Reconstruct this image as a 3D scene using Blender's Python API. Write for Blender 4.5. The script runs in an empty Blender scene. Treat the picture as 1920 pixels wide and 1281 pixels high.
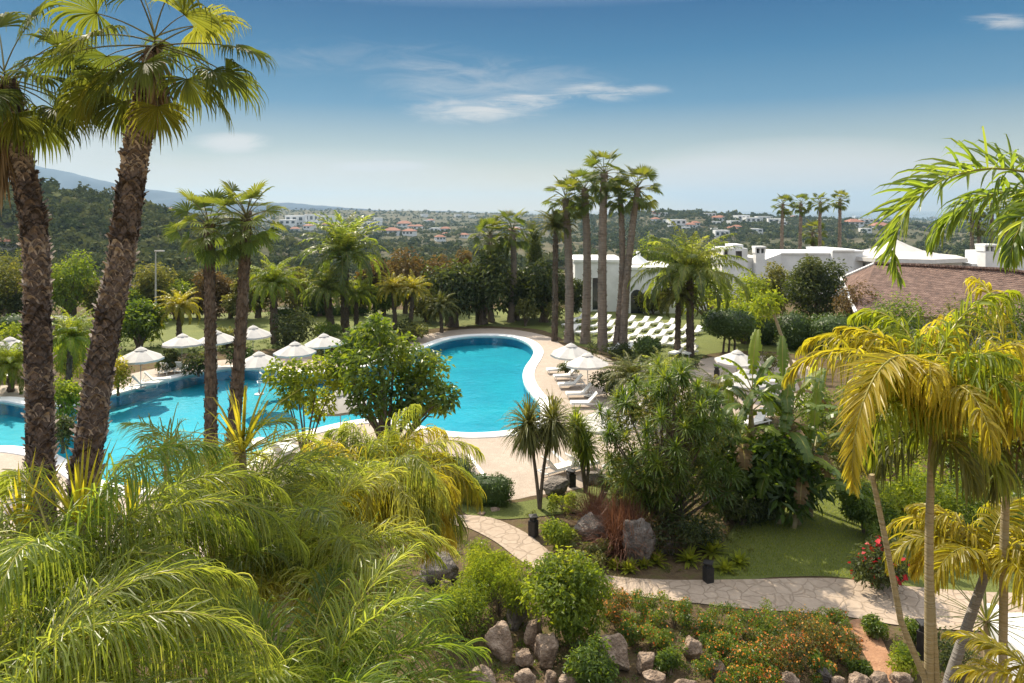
EXPO, HAZE = 1.27, 0.00009
import bpy, bmesh, math, random
import numpy as np
from mathutils import Vector, Matrix, geometry, noise
PI = math.pi
F, HC, Y0 = 1280.0, 13.0, 391.0          # focal length in photo pixels, eye height, eye-level row
scene = bpy.context.scene
COL = scene.collection
R = np.random.default_rng(11)
SUN_AZ, SUN_EL = math.radians(-33), math.radians(46)   # azimuth from +Y towards +X

def G(px, py, z=0.0):                    # ground point seen at a photo pixel
    Y = F*(HC-z)/(py-Y0)
    return np.array([(px-960)*Y/F, Y, z])
def D(px, py, Y):
    return np.array([(px-960)*Y/F, Y, HC-(py-Y0)*Y/F])
def nrm(a):
    a = np.asarray(a, float)
    return a/np.maximum(np.linalg.norm(a, axis=-1, keepdims=True), 1e-9)
def sstep(a, b, x):
    t = np.clip((x-a)/(b-a), 0, 1)
    return t*t*(3-2*t)

# ------------------------------------------------------------------ mesh builder
class MB:
    def __init__(s):
        s.v, s.t, s.f, s.m, s.n, s.mi = [], [], [], [], 0, 0
    def add(s, V, Fc, tint=.5):
        V = np.asarray(V, float).reshape(-1, 3); Fc = np.asarray(Fc, int)
        s.v.append(V); s.f.append(Fc+s.n); s.m.append(np.full(len(Fc), s.mi))
        s.t.append(np.broadcast_to(np.asarray(tint, float), (len(V),)).copy()); s.n += len(V)
    def strips(s, C, S, W, tint=.5, fold=0.0):
        N, K = C.shape[:2]
        W = np.broadcast_to(W, (N, K))[..., None]
        S = np.broadcast_to(S, C.shape)
        if fold:
            T = np.gradient(C, axis=1); nn = nrm(np.cross(T, S))
            nn = np.where(nn[..., 2:3] < 0, -nn, nn)
            V = np.stack([C-S*W, C-nn*W*fold, C+S*W], 2); q = 3
        else:
            V = np.stack([C-S*W, C+S*W], 2); q = 2
        i = np.arange(N)[:, None]*K*q+np.arange(K-1)[None]*q
        fs = [np.stack([i+j, i+j+1, i+q+j+1, i+q+j], -1).reshape(-1, 4) for j in range(q-1)]
        tt = np.broadcast_to(np.asarray(tint, float).reshape(-1, 1), (N, K*q)) if np.ndim(tint) else tint
        s.add(V, np.concatenate(fs), tt.reshape(-1) if np.ndim(tt) else tt)
    def tube(s, P, r, n=8, tint=.5, cap=True):
        P = np.asarray(P, float); K = len(P); r = np.broadcast_to(np.asarray(r, float), (K,))
        T = nrm(np.gradient(P, axis=0)); ref = np.array([0, 0, 1.]) if abs(T[0][2]) < .9 else np.array([1., 0, 0])
        A = nrm(np.cross(T, ref)); B = np.cross(T, A)
        th = np.linspace(0, 2*PI, n, endpoint=False)
        V = P[:, None]+r[:, None, None]*(A[:, None]*np.cos(th)[None, :, None]+B[:, None]*np.sin(th)[None, :, None])
        k, j = np.meshgrid(np.arange(K-1), np.arange(n), indexing='ij'); j2 = (j+1) % n
        Fc = np.stack([k*n+j, k*n+j2, (k+1)*n+j2, (k+1)*n+j], -1).reshape(-1, 4)
        s.add(V, Fc, tint)
        if cap:
            for e, ring in ((0, 0), (K-1, (K-1)*n)):
                s.add(np.vstack([V[e], P[e][None]]), [[jj, (jj+1) % n, n] for jj in range(n)], tint)
    def box(s, x0, x1, y0, y1, z0, z1, tint=.5):
        V = [(x, y, z) for z in (z0, z1) for y in (y0, y1) for x in (x0, x1)]
        s.add(V, [(0, 2, 3, 1), (4, 5, 7, 6), (0, 1, 5, 4), (2, 6, 7, 3), (0, 4, 6, 2), (1, 3, 7, 5)], tint)
    def lathe(s, prof, n=16, c=(0, 0, 0), tint=.5):
        th = np.linspace(0, 2*PI, n, endpoint=False); pr = np.asarray(prof, float); K = len(pr)
        V = np.stack([pr[:, 0][:, None]*np.cos(th), pr[:, 0][:, None]*np.sin(th), np.repeat(pr[:, 1][:, None], n, 1)], -1)+np.array(c)
        k, j = np.meshgrid(np.arange(K-1), np.arange(n), indexing='ij'); j2 = (j+1) % n
        s.add(V, np.stack([k*n+j, k*n+j2, (k+1)*n+j2, (k+1)*n+j], -1).reshape(-1, 4), tint)
    def build(s, name, mats, parent=None, smooth=False, loc=None):
        me = bpy.data.meshes.new(name)
        V = np.concatenate(s.v)
        me.vertices.add(len(V)); me.vertices.foreach_set('co', V.astype(np.float32).ravel())
        lens = np.concatenate([np.full(len(f), f.shape[1]) for f in s.f]); L = np.concatenate([f.ravel() for f in s.f])
        me.loops.add(len(L)); me.loops.foreach_set('vertex_index', L.astype(np.int32))
        st = np.concatenate([[0], np.cumsum(lens)[:-1]])
        me.polygons.add(len(lens)); me.polygons.foreach_set('loop_start', st.astype(np.int32))
        me.polygons.foreach_set('material_index', np.concatenate(s.m).astype(np.int32))
        me.polygons.foreach_set('use_smooth', np.full(len(lens), smooth))
        at = me.attributes.new('tint', 'FLOAT', 'POINT'); at.data.foreach_set('value', np.concatenate(s.t).astype(np.float32))
        me.update(calc_edges=True)
        for m in (mats if isinstance(mats, (list, tuple)) else [mats]): me.materials.append(m)
        o = bpy.data.objects.new(name, me); COL.objects.link(o)
        if parent: o.parent = parent
        if loc is not None: o.location = loc
        return o

def tag(o, label=None, cat=None, group=None, kind=None):
    if label: o['label'] = label
    if cat: o['category'] = cat
    if group: o['group'] = group
    if kind: o['kind'] = kind
    return o
def thing(name, label, cat, loc=(0, 0, 0), rz=0, group=None):
    o = bpy.data.objects.new(name, None); COL.objects.link(o)
    o.location = loc; o.rotation_euler = (0, 0, rz); o.empty_display_size = .2
    return tag(o, label, cat, group)
def dup(root, loc, rz=0, label=None, scale=None, group=None, tilt=0):
    def cp(o, parent):
        c = o.copy(); COL.objects.link(c)
        if parent: c.parent = parent
        for ch in list(o.children): cp(ch, c)
        return c
    r = cp(root, None); r.location = loc; r.rotation_euler = (tilt, 0, rz)
    if scale is not None: r.scale = (scale,)*3 if np.ndim(scale) == 0 else scale
    if label: r['label'] = label
    if group: r['group'] = group
    return r

# ------------------------------------------------------------------ materials
def newmat(name):
    m = bpy.data.materials.new(name); m.use_nodes = True
    nt = m.node_tree; nt.nodes.clear()
    return m, nt, nt.nodes.new('ShaderNodeOutputMaterial')
def N(nt, kind, **kw):
    n = nt.nodes.new(kind)
    for k, v in kw.items():
        if k.startswith('i_'):
            key = k[2:]; key = int(key) if key.isdigit() else key.replace('_', ' ')
            n.inputs[key].default_value = v
        else: setattr(n, k, v)
    return n
def ramp(nt, fac, stops):
    r = N(nt, 'ShaderNodeValToRGB'); e = r.color_ramp.elements
    while len(e) < len(stops): e.new(.5)
    for el, (p, c) in zip(e, stops): el.position = p; el.color = (*c, 1)
    nt.links.new(fac, r.inputs[0]); return r.outputs[0]
def leafmat(name, cols, trans, tf=.45, rough=.5, spec=.35):
    m, nt, out = newmat(name); L = nt.links.new
    at = N(nt, 'ShaderNodeAttribute', attribute_name='tint')
    oi = N(nt, 'ShaderNodeObjectInfo')
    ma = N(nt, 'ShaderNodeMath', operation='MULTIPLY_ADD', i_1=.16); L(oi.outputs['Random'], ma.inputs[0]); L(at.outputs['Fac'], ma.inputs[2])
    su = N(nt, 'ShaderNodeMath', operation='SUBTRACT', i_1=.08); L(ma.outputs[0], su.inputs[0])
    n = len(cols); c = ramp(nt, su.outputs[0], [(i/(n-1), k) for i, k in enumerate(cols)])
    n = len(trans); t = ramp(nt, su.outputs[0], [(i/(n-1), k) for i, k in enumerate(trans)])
    p = N(nt, 'ShaderNodeBsdfPrincipled', i_Roughness=rough); p.inputs['Specular IOR Level'].default_value = spec
    tr = N(nt, 'ShaderNodeBsdfTranslucent'); mx = N(nt, 'ShaderNodeMixShader'); mx.inputs[0].default_value = tf
    L(c, p.inputs['Base Color']); L(t, tr.inputs['Color']); L(p.outputs[0], mx.inputs[1]); L(tr.outputs[0], mx.inputs[2]); L(mx.outputs[0], out.inputs[0])
    return m
def surf(name, c1, c2, scale=5., rough=.7, bump=0.0, bscale=None, detail=6, spec=.3, c3=None, stretch=(1, 1, 1), metal=0, dist=.6):
    m, nt, out = newmat(name); L = nt.links.new
    tc = N(nt, 'ShaderNodeTexCoord'); mp = N(nt, 'ShaderNodeMapping'); mp.inputs['Scale'].default_value = stretch
    L(tc.outputs['Object'], mp.inputs[0])
    no = N(nt, 'ShaderNodeTexNoise', i_Scale=scale, i_Detail=detail, i_Roughness=.65); L(mp.outputs[0], no.inputs['Vector'])
    st = [(.3, c1), (.7, c2)] if c3 is None else [(.28, c1), (.5, c2), (.72, c3)]
    c = ramp(nt, no.outputs['Fac'], st)
    p = N(nt, 'ShaderNodeBsdfPrincipled', i_Roughness=rough, i_Metallic=metal); p.inputs['Specular IOR Level'].default_value = spec
    L(c, p.inputs['Base Color'])
    if bump:
        nb = N(nt, 'ShaderNodeTexNoise', i_Scale=bscale or scale*3, i_Detail=5); L(mp.outputs[0], nb.inputs['Vector'])
        b = N(nt, 'ShaderNodeBump', i_Strength=bump, i_Distance=.1); L(nb.outputs['Fac'], b.inputs['Height']); L(b.outputs[0], p.inputs['Normal'])
    L(p.outputs[0], out.inputs[0]); return m

M = {}
M['fan'] = leafmat('fan_leaf', [(.04, .06, .014), (.075, .095, .018), (.14, .14, .025)], [(.12, .16, .02), (.26, .30, .03), (.50, .48, .04)], .42, .55, .12)
M['fan_far'] = leafmat('fan_leaf_far', [(.045, .07, .018), (.075, .105, .022), (.13, .14, .03)], [(.12, .18, .02), (.24, .30, .025), (.38, .38, .04)], .42)
M['skirt'] = leafmat('dead_leaf', [(.12, .075, .035), (.22, .15, .07), (.30, .22, .12)], [(.15, .09, .04), (.25, .16, .06)], .25, .8)
M['feather'] = leafmat('feather_leaf', [(.04, .062, .015), (.10, .13, .025), (.22, .22, .055)], [(.20, .29, .03), (.50, .57, .05), (.82, .78, .10)], .5, .4, .5)
M['green'] = leafmat('green_feather', [(.04, .08, .012), (.085, .14, .02), (.16, .20, .03)], [(.16, .27, .02), (.40, .52, .04), (.68, .71, .08)], .5, .4, .5)
M['yellow'] = leafmat('yellow_feather', [(.10, .11, .015), (.23, .20, .02), (.40, .31, .04)], [(.38, .40, .02), (.70, .60, .025), (.90, .72, .06)], .5, .4, .45)
M['lime'] = leafmat('lime_leaf', [(.06, .10, .012), (.13, .18, .02), (.22, .25, .03)], [(.22, .32, .015), (.45, .52, .02), (.65, .66, .04)], .48)
M['bush'] = leafmat('bush_leaf', [(.035, .07, .012), (.075, .125, .018), (.13, .18, .03)], [(.12, .20, .01), (.28, .38, .015), (.48, .52, .03)], .42, .38, .45)
M['dark'] = leafmat('dark_leaf', [(.02, .034, .013), (.042, .06, .018), (.085, .10, .028)], [(.06, .09, .015), (.14, .18, .02), (.28, .30, .04)], .34, .5)
M['olive'] = leafmat('olive_leaf', [(.055, .07, .02), (.10, .115, .03), (.17, .165, .05)], [(.14, .16, .02), (.28, .28, .03), (.45, .38, .05)], .4, .5)
M['brown'] = leafmat('autumn_leaf', [(.07, .045, .018), (.12, .075, .025), (.15, .11, .04)], [(.16, .09, .02), (.26, .16, .03), (.3, .22, .05)], .32, .6)
M['rust'] = leafmat('rust_leaf', [(.09, .035, .02), (.15, .06, .035), (.22, .12, .06)], [(.2, .08, .04), (.3, .15, .07)], .35, .6)
M['flower'] = leafmat('flower_petal', [(.42, .08, .01), (.55, .17, .015), (.55, .30, .03)], [(.5, .1, .01), (.6, .25, .02)], .3, .5)
M['red'] = leafmat('red_petal', [(.35, .004, .008), (.5, .012, .02)], [(.5, .01, .01), (.6, .02, .03)], .3, .5)
M['far'] = leafmat('far_leaf', [(.028, .044, .016), (.07, .088, .03), (.15, .15, .055)], [(.05, .07, .015), (.14, .15, .03)], .2, .9, .02)
M['hedge'] = leafmat('hedge_leaf', [(.03, .055, .012), (.06, .10, .018), (.09, .14, .025)], [(.06, .12, .01), (.14, .22, .015)], .3, .5)
M['boot_'] = surf('palm_trunk', (.06, .035, .024), (.27, .18, .13), 9, .9, .8, 24, c3=(.50, .38, .29), stretch=(1, 1, .7))
M['bark'] = surf('bark', (.06, .045, .033), (.21, .16, .115), 10, .9, .7, 25, stretch=(1, 1, .3))
M['trunk_far'] = surf('smooth_palm_trunk', (.15, .115, .09), (.30, .245, .195), 3, .9, .5, 9, stretch=(.3, .3, 6))
M['cane'] = surf('palm_cane', (.16, .13, .06), (.30, .24, .13), 4, .6, .4, 8, c3=(.34, .30, .22), stretch=(.3, .3, 7))
M['rachis'] = surf('frond_stalk', (.16, .16, .03), (.32, .27, .06), 3, .45)
M['grey_cane'] = surf('grey_palm_cane', (.14, .125, .11), (.28, .26, .235), 4, .7, .5, 8, stretch=(.3, .3, 7))
M['petiole'] = surf('leaf_stalk', (.07, .075, .02), (.16, .14, .04), 3, .5)
M['white'] = surf('white_paint', (.72, .72, .70), (.82, .82, .80), 2, .7, .1)
M['plaster'] = surf('white_plaster', (.62, .62, .61), (.8, .8, .79), .6, .85, .15, 8)
M['canvas'] = surf('parasol_canvas', (.46, .44, .41), (.56, .535, .50), 1.5, .9, .1, 60)
M['metal'] = surf('grey_metal', (.35, .35, .34), (.5, .5, .49), 4, .4, metal=.4)
M['black'] = surf('black_metal', (.012, .012, .013), (.035, .032, .03), 8, .5)
M['glass'] = surf('dark_glass', (.012, .016, .02), (.03, .036, .042), 1, .08, spec=.6)
M['cream'] = surf('cream_wall', (.5, .47, .42), (.64, .6, .54), 1, .9)
M['soil'] = surf('soil', (.07, .042, .026), (.17, .105, .065), 3, .95, .6, 20, c3=(.24, .16, .10))
M['dirt'] = surf('orange_dirt', (.26, .13, .07), (.42, .24, .14), 3, .95, .5, 16)
M['rock'] = surf('garden_rock', (.11, .075, .052), (.28, .205, .148), 3.5, .9, 1.0, 14, c3=(.50, .39, .30))
M['rockd'] = surf('dark_rock', (.07, .062, .055), (.18, .155, .135), 3.5, .9, 1.0, 14, c3=(.34, .29, .25))
M['pillow'] = surf('lounger_fabric', (.66, .65, .61), (.78, .77, .73), 2, .9)
M['tile'] = surf('far_roof_tile', (.22, .09, .055), (.36, .17, .11), 2, .9)
def mat_two(name, build):
    m, nt, out = newmat(name); p = N(nt, 'ShaderNodeBsdfPrincipled'); nt.links.new(p.outputs[0], out.inputs[0]); build(nt, p, nt.links.new); return m
def noise_(nt, scale, detail=6, vec=None, rough=.6):
    n = N(nt, 'ShaderNodeTexNoise', i_Scale=scale, i_Detail=detail, i_Roughness=rough)
    if vec is not None: nt.links.new(vec, n.inputs['Vector'])
    return n.outputs['Fac']
def mixc(nt, fac, a, b, mode='MIX'):
    x = N(nt, 'ShaderNodeMix', data_type='RGBA', blend_type=mode)
    for s, v in ((0, fac), (6, a), (7, b)):
        if isinstance(v, (int, float)): x.inputs[s].default_value = v
        elif isinstance(v, tuple): x.inputs[s].default_value = (*v, 1)
        else: nt.links.new(v, x.inputs[s])
    return x.outputs[2]
def math_(nt, op, a, b=None, c=None, clamp=False):
    n = N(nt, 'ShaderNodeMath', operation=op); n.use_clamp = clamp
    for i, v in enumerate((a, b, c)):
        if v is None: continue
        if isinstance(v, (int, float)): n.inputs[i].default_value = v
        else: nt.links.new(v, n.inputs[i])
    return n.outputs[0]
def pos_(nt):
    g = N(nt, 'ShaderNodeNewGeometry'); return g.outputs['Position']
def bump_(nt, p, h, s, d=.05):
    b = N(nt, 'ShaderNodeBump', i_Strength=s, i_Distance=d); nt.links.new(h, b.inputs['Height']); nt.links.new(b.outputs[0], p.inputs['Normal'])
def b_boot(nt, p, L):
    tcn = N(nt, 'ShaderNodeTexCoord').outputs['Object']; at = N(nt, 'ShaderNodeAttribute', attribute_name='tint').outputs['Fac']
    f = math_(nt, 'ADD', math_(nt, 'MULTIPLY', at, .6), math_(nt, 'MULTIPLY', noise_(nt, 7, 6, tcn, .7), .45))
    L(ramp(nt, f, [(.25, (.05, .037, .03)), (.45, (.16, .122, .10)), (.64, (.30, .245, .205)), (.9, (.56, .49, .42))]), p.inputs['Base Color']); p.inputs['Roughness'].default_value = .9; bump_(nt, p, noise_(nt, 30, 5, tcn), .8, .03)
M['boot'] = mat_two('palm_boots', b_boot)
def b_lawn(nt, p, L):
    v = pos_(nt)
    c = ramp(nt, noise_(nt, .35, 5, v), [(.3, (.085, .115, .018)), (.55, (.13, .155, .022)), (.75, (.20, .19, .04))])
    c = mixc(nt, .45, c, ramp(nt, noise_(nt, 14, 4, v), [(.25, (.05, .075, .012)), (.75, (.26, .28, .06))]))
    L(c, p.inputs['Base Color']); p.inputs['Roughness'].default_value = .9; bump_(nt, p, noise_(nt, 40, 4, v), .9, .08)
M['lawn'] = mat_two('lawn_grass', b_lawn)
def b_deck(nt, p, L):
    v = pos_(nt)
    c = ramp(nt, noise_(nt, .5, 6, v), [(.3, (.27, .22, .17)), (.7, (.38, .315, .25))])
    vo = N(nt, 'ShaderNodeTexVoronoi', i_Scale=2.6); L(v, vo.inputs['Vector'])
    c = mixc(nt, .3, c, ramp(nt, vo.outputs['Distance'], [(.1, (.6, .5, .42)), (.6, (.26, .20, .16))]))
    c = mixc(nt, .4, c, ramp(nt, noise_(nt, .22, 7, v, .7), [(.35, (.24, .195, .15)), (.65, (.43, .36, .29))]))
    c = mixc(nt, .35, c, ramp(nt, noise_(nt, 18, 3, v), [(.3, (.22, .16, .12)), (.7, (.62, .52, .43))]))
    L(c, p.inputs['Base Color']); p.inputs['Roughness'].default_value = .85; bump_(nt, p, noise_(nt, 22, 3, v), .4, .03)
M['deck'] = mat_two('sand_paving', b_deck)
def b_path(nt, p, L):
    v = pos_(nt)
    vo = N(nt, 'ShaderNodeTexVoronoi', i_Scale=2.1, feature='DISTANCE_TO_EDGE')
    vc = N(nt, 'ShaderNodeTexVoronoi', i_Scale=2.1)
    wn = N(nt, 'ShaderNodeTexNoise', i_Scale=1.3, i_Detail=3); L(v, wn.inputs['Vector']); vm = N(nt, 'ShaderNodeVectorMath', operation='MULTIPLY_ADD'); vm.inputs[1].default_value = (.7, .7, 0); L(wn.outputs['Color'], vm.inputs[0]); L(v, vm.inputs[2]); L(vm.outputs[0], vo.inputs['Vector']); L(vm.outputs[0], vc.inputs['Vector'])
    c = mixc(nt, .5, ramp(nt, noise_(nt, 5, 6, v), [(.3, (.27, .205, .15)), (.7, (.44, .35, .27))]), ramp(nt, vc.outputs['Color'], [(0, (.32, .245, .18)), (1, (.42, .335, .255))]))
    jl = ramp(nt, vo.outputs['Distance'], [(.015, (0, 0, 0)), (.06, (1, 1, 1))])
    c = mixc(nt, jl, (.28, .215, .155), c)
    L(c, p.inputs['Base Color']); p.inputs['Roughness'].default_value = .9; bump_(nt, p, jl, .6, .03)
M['path'] = mat_two('flagstone_path', b_path)
def b_ground(nt, p, L):
    v = pos_(nt); sx = N(nt, 'ShaderNodeSeparateXYZ'); L(v, sx.inputs[0])
    near = ramp(nt, noise_(nt, 1.6, 6, v), [(.3, (.06, .045, .025)), (.5, (.12, .085, .05)), (.7, (.10, .10, .03))])
    f1 = ramp(nt, noise_(nt, .012, 7, v), [(.32, (.035, .045, .02)), (.48, (.07, .07, .035)), (.6, (.14, .11, .07)), (.72, (.075, .08, .038))])
    f2 = ramp(nt, noise_(nt, .13, 6, v), [(.3, (.035, .045, .02)), (.7, (.17, .145, .085))])
    far = mixc(nt, .5, f1, f2)
    fac = N(nt, 'ShaderNodeMapRange', i_1=95., i_2=130.); L(sx.outputs[1], fac.inputs[0])
    L(mixc(nt, fac.outputs[0], near, far), p.inputs['Base Color']); p.inputs['Roughness'].default_value = 1
    p.inputs['Specular IOR Level'].default_value = .1; bump_(nt, p, noise_(nt, 6, 5, v), .7, .15)
M['ground'] = mat_two('ground_soil', b_ground)
def b_pool(nt, p, L):
    v = pos_(nt)
    c = ramp(nt, noise_(nt, .2, 4, v), [(.3, (.004, .30, .42)), (.7, (.010, .39, .49))])
    L(c, p.inputs['Base Color']); p.inputs['Roughness'].default_value = .6
M['pool'] = mat_two('pool_mosaic', b_pool)
M['pool_wall'] = surf('pool_wall_tile', (.014, .32, .52), (.022, .39, .58), 3, .4)
def b_roof(nt, p, L):
    v = pos_(nt)
    w = N(nt, 'ShaderNodeTexWave', i_Scale=1.4, wave_type='BANDS', bands_direction='X', i_Distortion=.6); L(v, w.inputs['Vector'])
    w2 = N(nt, 'ShaderNodeTexWave', i_Scale=.8, wave_type='BANDS', bands_direction='Y', i_Distortion=.8); L(v, w2.inputs['Vector'])
    c = ramp(nt, noise_(nt, 1.5, 8, v, .8), [(.38, (.045, .028, .022)), (.5, (.15, .085, .062)), (.62, (.29, .19, .145))])
    c = mixc(nt, .3, c, ramp(nt, w.outputs['Fac'], [(0, (.10, .055, .04)), (1, (.29, .175, .13))]))
    L(c, p.inputs['Base Color']); p.inputs['Roughness'].default_value = .9
    bump_(nt, p, math_(nt, 'ADD', w.outputs['Fac'], math_(nt, 'MULTIPLY', w2.outputs['Fac'], .5)), .9, .12)
M['terracotta'] = mat_two('terracotta_tiles', b_roof)
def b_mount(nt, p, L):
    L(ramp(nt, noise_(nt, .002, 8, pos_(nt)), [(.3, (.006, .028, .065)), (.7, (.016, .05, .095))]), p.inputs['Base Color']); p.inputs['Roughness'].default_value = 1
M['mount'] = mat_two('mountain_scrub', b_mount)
def mk_water(name, tint, scale, strength, opaque=None):
    m, nt, out = newmat(name); L = nt.links.new; v = pos_(nt)
    h = math_(nt, 'ADD', noise_(nt, scale, 3, v), math_(nt, 'MULTIPLY', noise_(nt, scale*.27, 2, v), 1.5))
    b = N(nt, 'ShaderNodeBump', i_Strength=strength, i_Distance=.06); L(h, b.inputs['Height'])
    fr = N(nt, 'ShaderNodeFresnel', i_IOR=1.33); L(b.outputs[0], fr.inputs['Normal'])
    gl = N(nt, 'ShaderNodeBsdfGlossy', i_Roughness=.03); L(b.outputs[0], gl.inputs['Normal'])
    if opaque: under = N(nt, 'ShaderNodeBsdfDiffuse'); under.inputs[0].default_value = (*opaque, 1)
    else: under = N(nt, 'ShaderNodeBsdfTransparent'); under.inputs[0].default_value = (*tint, 1)
    mx = N(nt, 'ShaderNodeMixShader'); L(fr.outputs[0], mx.inputs[0]); L(under.outputs[0], mx.inputs[1]); L(gl.outputs[0], mx.inputs[2]); L(mx.outputs[0], out.inputs[0])
    return m
M['water'] = mk_water('pool_water', (.55, .93, .97), 1.7, .5)
M['sea'] = mk_water('sea_water', None, .02, .5, (.012, .075, .15))

# ------------------------------------------------------------------ plant builders
DOWN = np.array([0, 0, -1.])
def frond(mb, p0, az, el, L, bend, n=60, ll=.6, lw=.02, a0=72, a1=22, lift=.25, ldroop=.8, tint=.5, K=5, t0=.12, rr=.014, azb=0., mats=(0, 1), rg=R, fold=.5, power=1.4, jit=.12, hp=1.3):
    Mx = 18; s = np.linspace(0, 1, Mx); e = el-bend*s**power; a = az+azb*s
    T = np.stack([np.cos(e)*np.cos(a), np.cos(e)*np.sin(a), np.sin(e)], -1)
    P = np.vstack([[0, 0, 0], np.cumsum((T[:-1]+T[1:])*.5*L/(Mx-1), 0)])+np.asarray(p0)
    mb.mi = mats[1]; mb.tube(P, rr*(1-.85*s), 5, cap=False); mb.mi = mats[0]
    for sg in (-1, 1):
        t = np.clip(np.linspace(t0, 1, n)+rg.normal(0, .3/n, n), 0, 1)
        B = np.stack([np.interp(t, s, P[:, i]) for i in range(3)], -1)
        Tt = nrm(np.stack([np.interp(t, s, T[:, i]) for i in range(3)], -1)); at = az+azb*t
        Sd = np.stack([-np.sin(at), np.cos(at), 0*at], -1); U = np.cross(Tt, Sd)
        ang = np.radians(a0+(a1-a0)*t**1.3)+rg.normal(0, jit, n); lf = lift+rg.normal(0, jit*1.6, n)
        d = Tt*np.cos(ang)[:, None]+np.sin(ang)[:, None]*(Sd*sg*np.cos(lf)[:, None]+U*np.sin(lf)[:, None])
        ln = ll*np.clip(1-(np.abs(t-.42)/.66)**2.2, .2, 1)*rg.uniform(.82, 1.1, n)
        W0 = nrm(Tt-(Tt*d).sum(-1, keepdims=True)*d)
        tw = rg.normal(0, .35, n)[:, None]; W0 = nrm(W0*np.cos(tw)+np.cross(d, W0)*np.sin(tw))
        C, S = [B], [W0]
        for k in range(1, K+1):
            h = np.clip(ldroop*(k/K)**hp*rg.uniform(.8, 1.15, n), 0, .96)[:, None]
            dk = nrm(d*(1-h)+DOWN*h); C.append(C[-1]+dk*(ln/K)[:, None]); S.append(nrm(W0-(W0*dk).sum(-1, keepdims=True)*dk))
        w = lw*np.interp(np.linspace(0, 1, K+1), [0, .15, .5, .8, 1], [.5, 1, .95, .55, .04])
        mb.strips(np.stack(C, 1), np.stack(S, 1), w[None]*rg.uniform(.85, 1.15, n)[:, None], np.clip(tint+rg.normal(0, .13, n), 0, 1), fold)
def fan(mb, p0, az, el, pl, Rr, nseg=22, spread=1.9, droop=.6, tint=.5, K=5, mats=(0, 1), rg=R, pr=.018, pbend=.35, fold=.6, tilt=0.):
    s = np.linspace(0, 1, 6); e = el-pbend*s**1.5
    T = np.stack([np.cos(e)*np.cos(az), np.cos(e)*np.sin(az), np.sin(e)], -1)
    P = np.vstack([[0, 0, 0], np.cumsum((T[:-1]+T[1:])*.5*pl/5, 0)])+np.asarray(p0)
    mb.mi = mats[1]; mb.tube(P, pr*(1-.4*s), 4, cap=False); mb.mi = mats[0]
    f = T[-1]; sd = np.array([-np.sin(az), np.cos(az), 0.]); u = np.cross(f, sd)
    if tilt: sd = sd*np.cos(tilt)+u*np.sin(tilt); u = np.cross(f, sd)
    th = np.linspace(-spread, spread, nseg)+rg.normal(0, .02, nseg)
    cup = .22
    d = nrm(f*np.cos(th)[:, None]+sd*np.sin(th)[:, None]+u*(cup*np.abs(np.sin(th))[:, None]))
    ln = Rr*(.72+.28*np.cos(th*.8))*rg.uniform(.88, 1.08, nseg)
    dth = 2*spread/nseg
    W0 = nrm(np.cross(np.broadcast_to(u, d.shape), d)); C, S = [np.broadcast_to(P[-1], d.shape)], [W0]
    for k in range(1, K+1):
        h = np.clip(droop*(k/K)**2.2*rg.uniform(.7, 1.35, nseg), 0, .985)[:, None]
        dk = nrm(d*(1-h)+DOWN*h); C.append(C[-1]+dk*(ln/K)[:, None]); S.append(nrm(W0-(W0*dk).sum(-1, keepdims=True)*dk))
    q = np.linspace(0, 1, K+1)
    w = ln[:, None]*math.tan(dth/2)*np.interp(q, [0, .58, .74, 1], [.04, .64, .30, .03])[None]
    mb.strips(np.stack(C, 1), np.stack(S, 1), w, np.clip(tint+rg.normal(0, .10, nseg), 0, 1), fold)
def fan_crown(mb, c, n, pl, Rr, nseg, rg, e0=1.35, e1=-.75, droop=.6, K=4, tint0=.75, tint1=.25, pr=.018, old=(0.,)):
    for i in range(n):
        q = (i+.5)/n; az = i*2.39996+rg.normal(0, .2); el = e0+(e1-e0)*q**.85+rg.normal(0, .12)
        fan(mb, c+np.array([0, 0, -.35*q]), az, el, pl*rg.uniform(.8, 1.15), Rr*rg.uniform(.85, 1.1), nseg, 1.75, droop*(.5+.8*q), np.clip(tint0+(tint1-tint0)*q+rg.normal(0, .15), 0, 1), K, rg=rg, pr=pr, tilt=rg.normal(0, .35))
def skirt(mb, c, n, L, w, rg, el0=-1.0, mats=0):
    az = rg.uniform(0, 2*PI, n); el = rg.uniform(el0-.35, el0+.35, n)
    d = np.stack([np.cos(el)*np.cos(az), np.cos(el)*np.sin(az), np.sin(el)], -1); sd = np.stack([-np.sin(az), np.cos(az), 0*az], -1)
    K = 4; C = [c+np.stack([.12*np.cos(az), .12*np.sin(az), rg.uniform(-.5, .3, n)], -1)]
    for k in range(K):
        h = .35*(k+1)/K; C.append(C[-1]+nrm(d*(1-h)+DOWN*h)*(L*rg.uniform(.6, 1.1, n)/K)[:, None])
    mb.mi = mats; mb.strips(np.stack(C, 1), sd[:, None]*np.ones((1, K+1, 1)), w*np.array([.5, 1, 1, .7, .1])[None]*rg.uniform(.6, 1.2, n)[:, None], rg.uniform(0, 1, n), .5)
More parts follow.
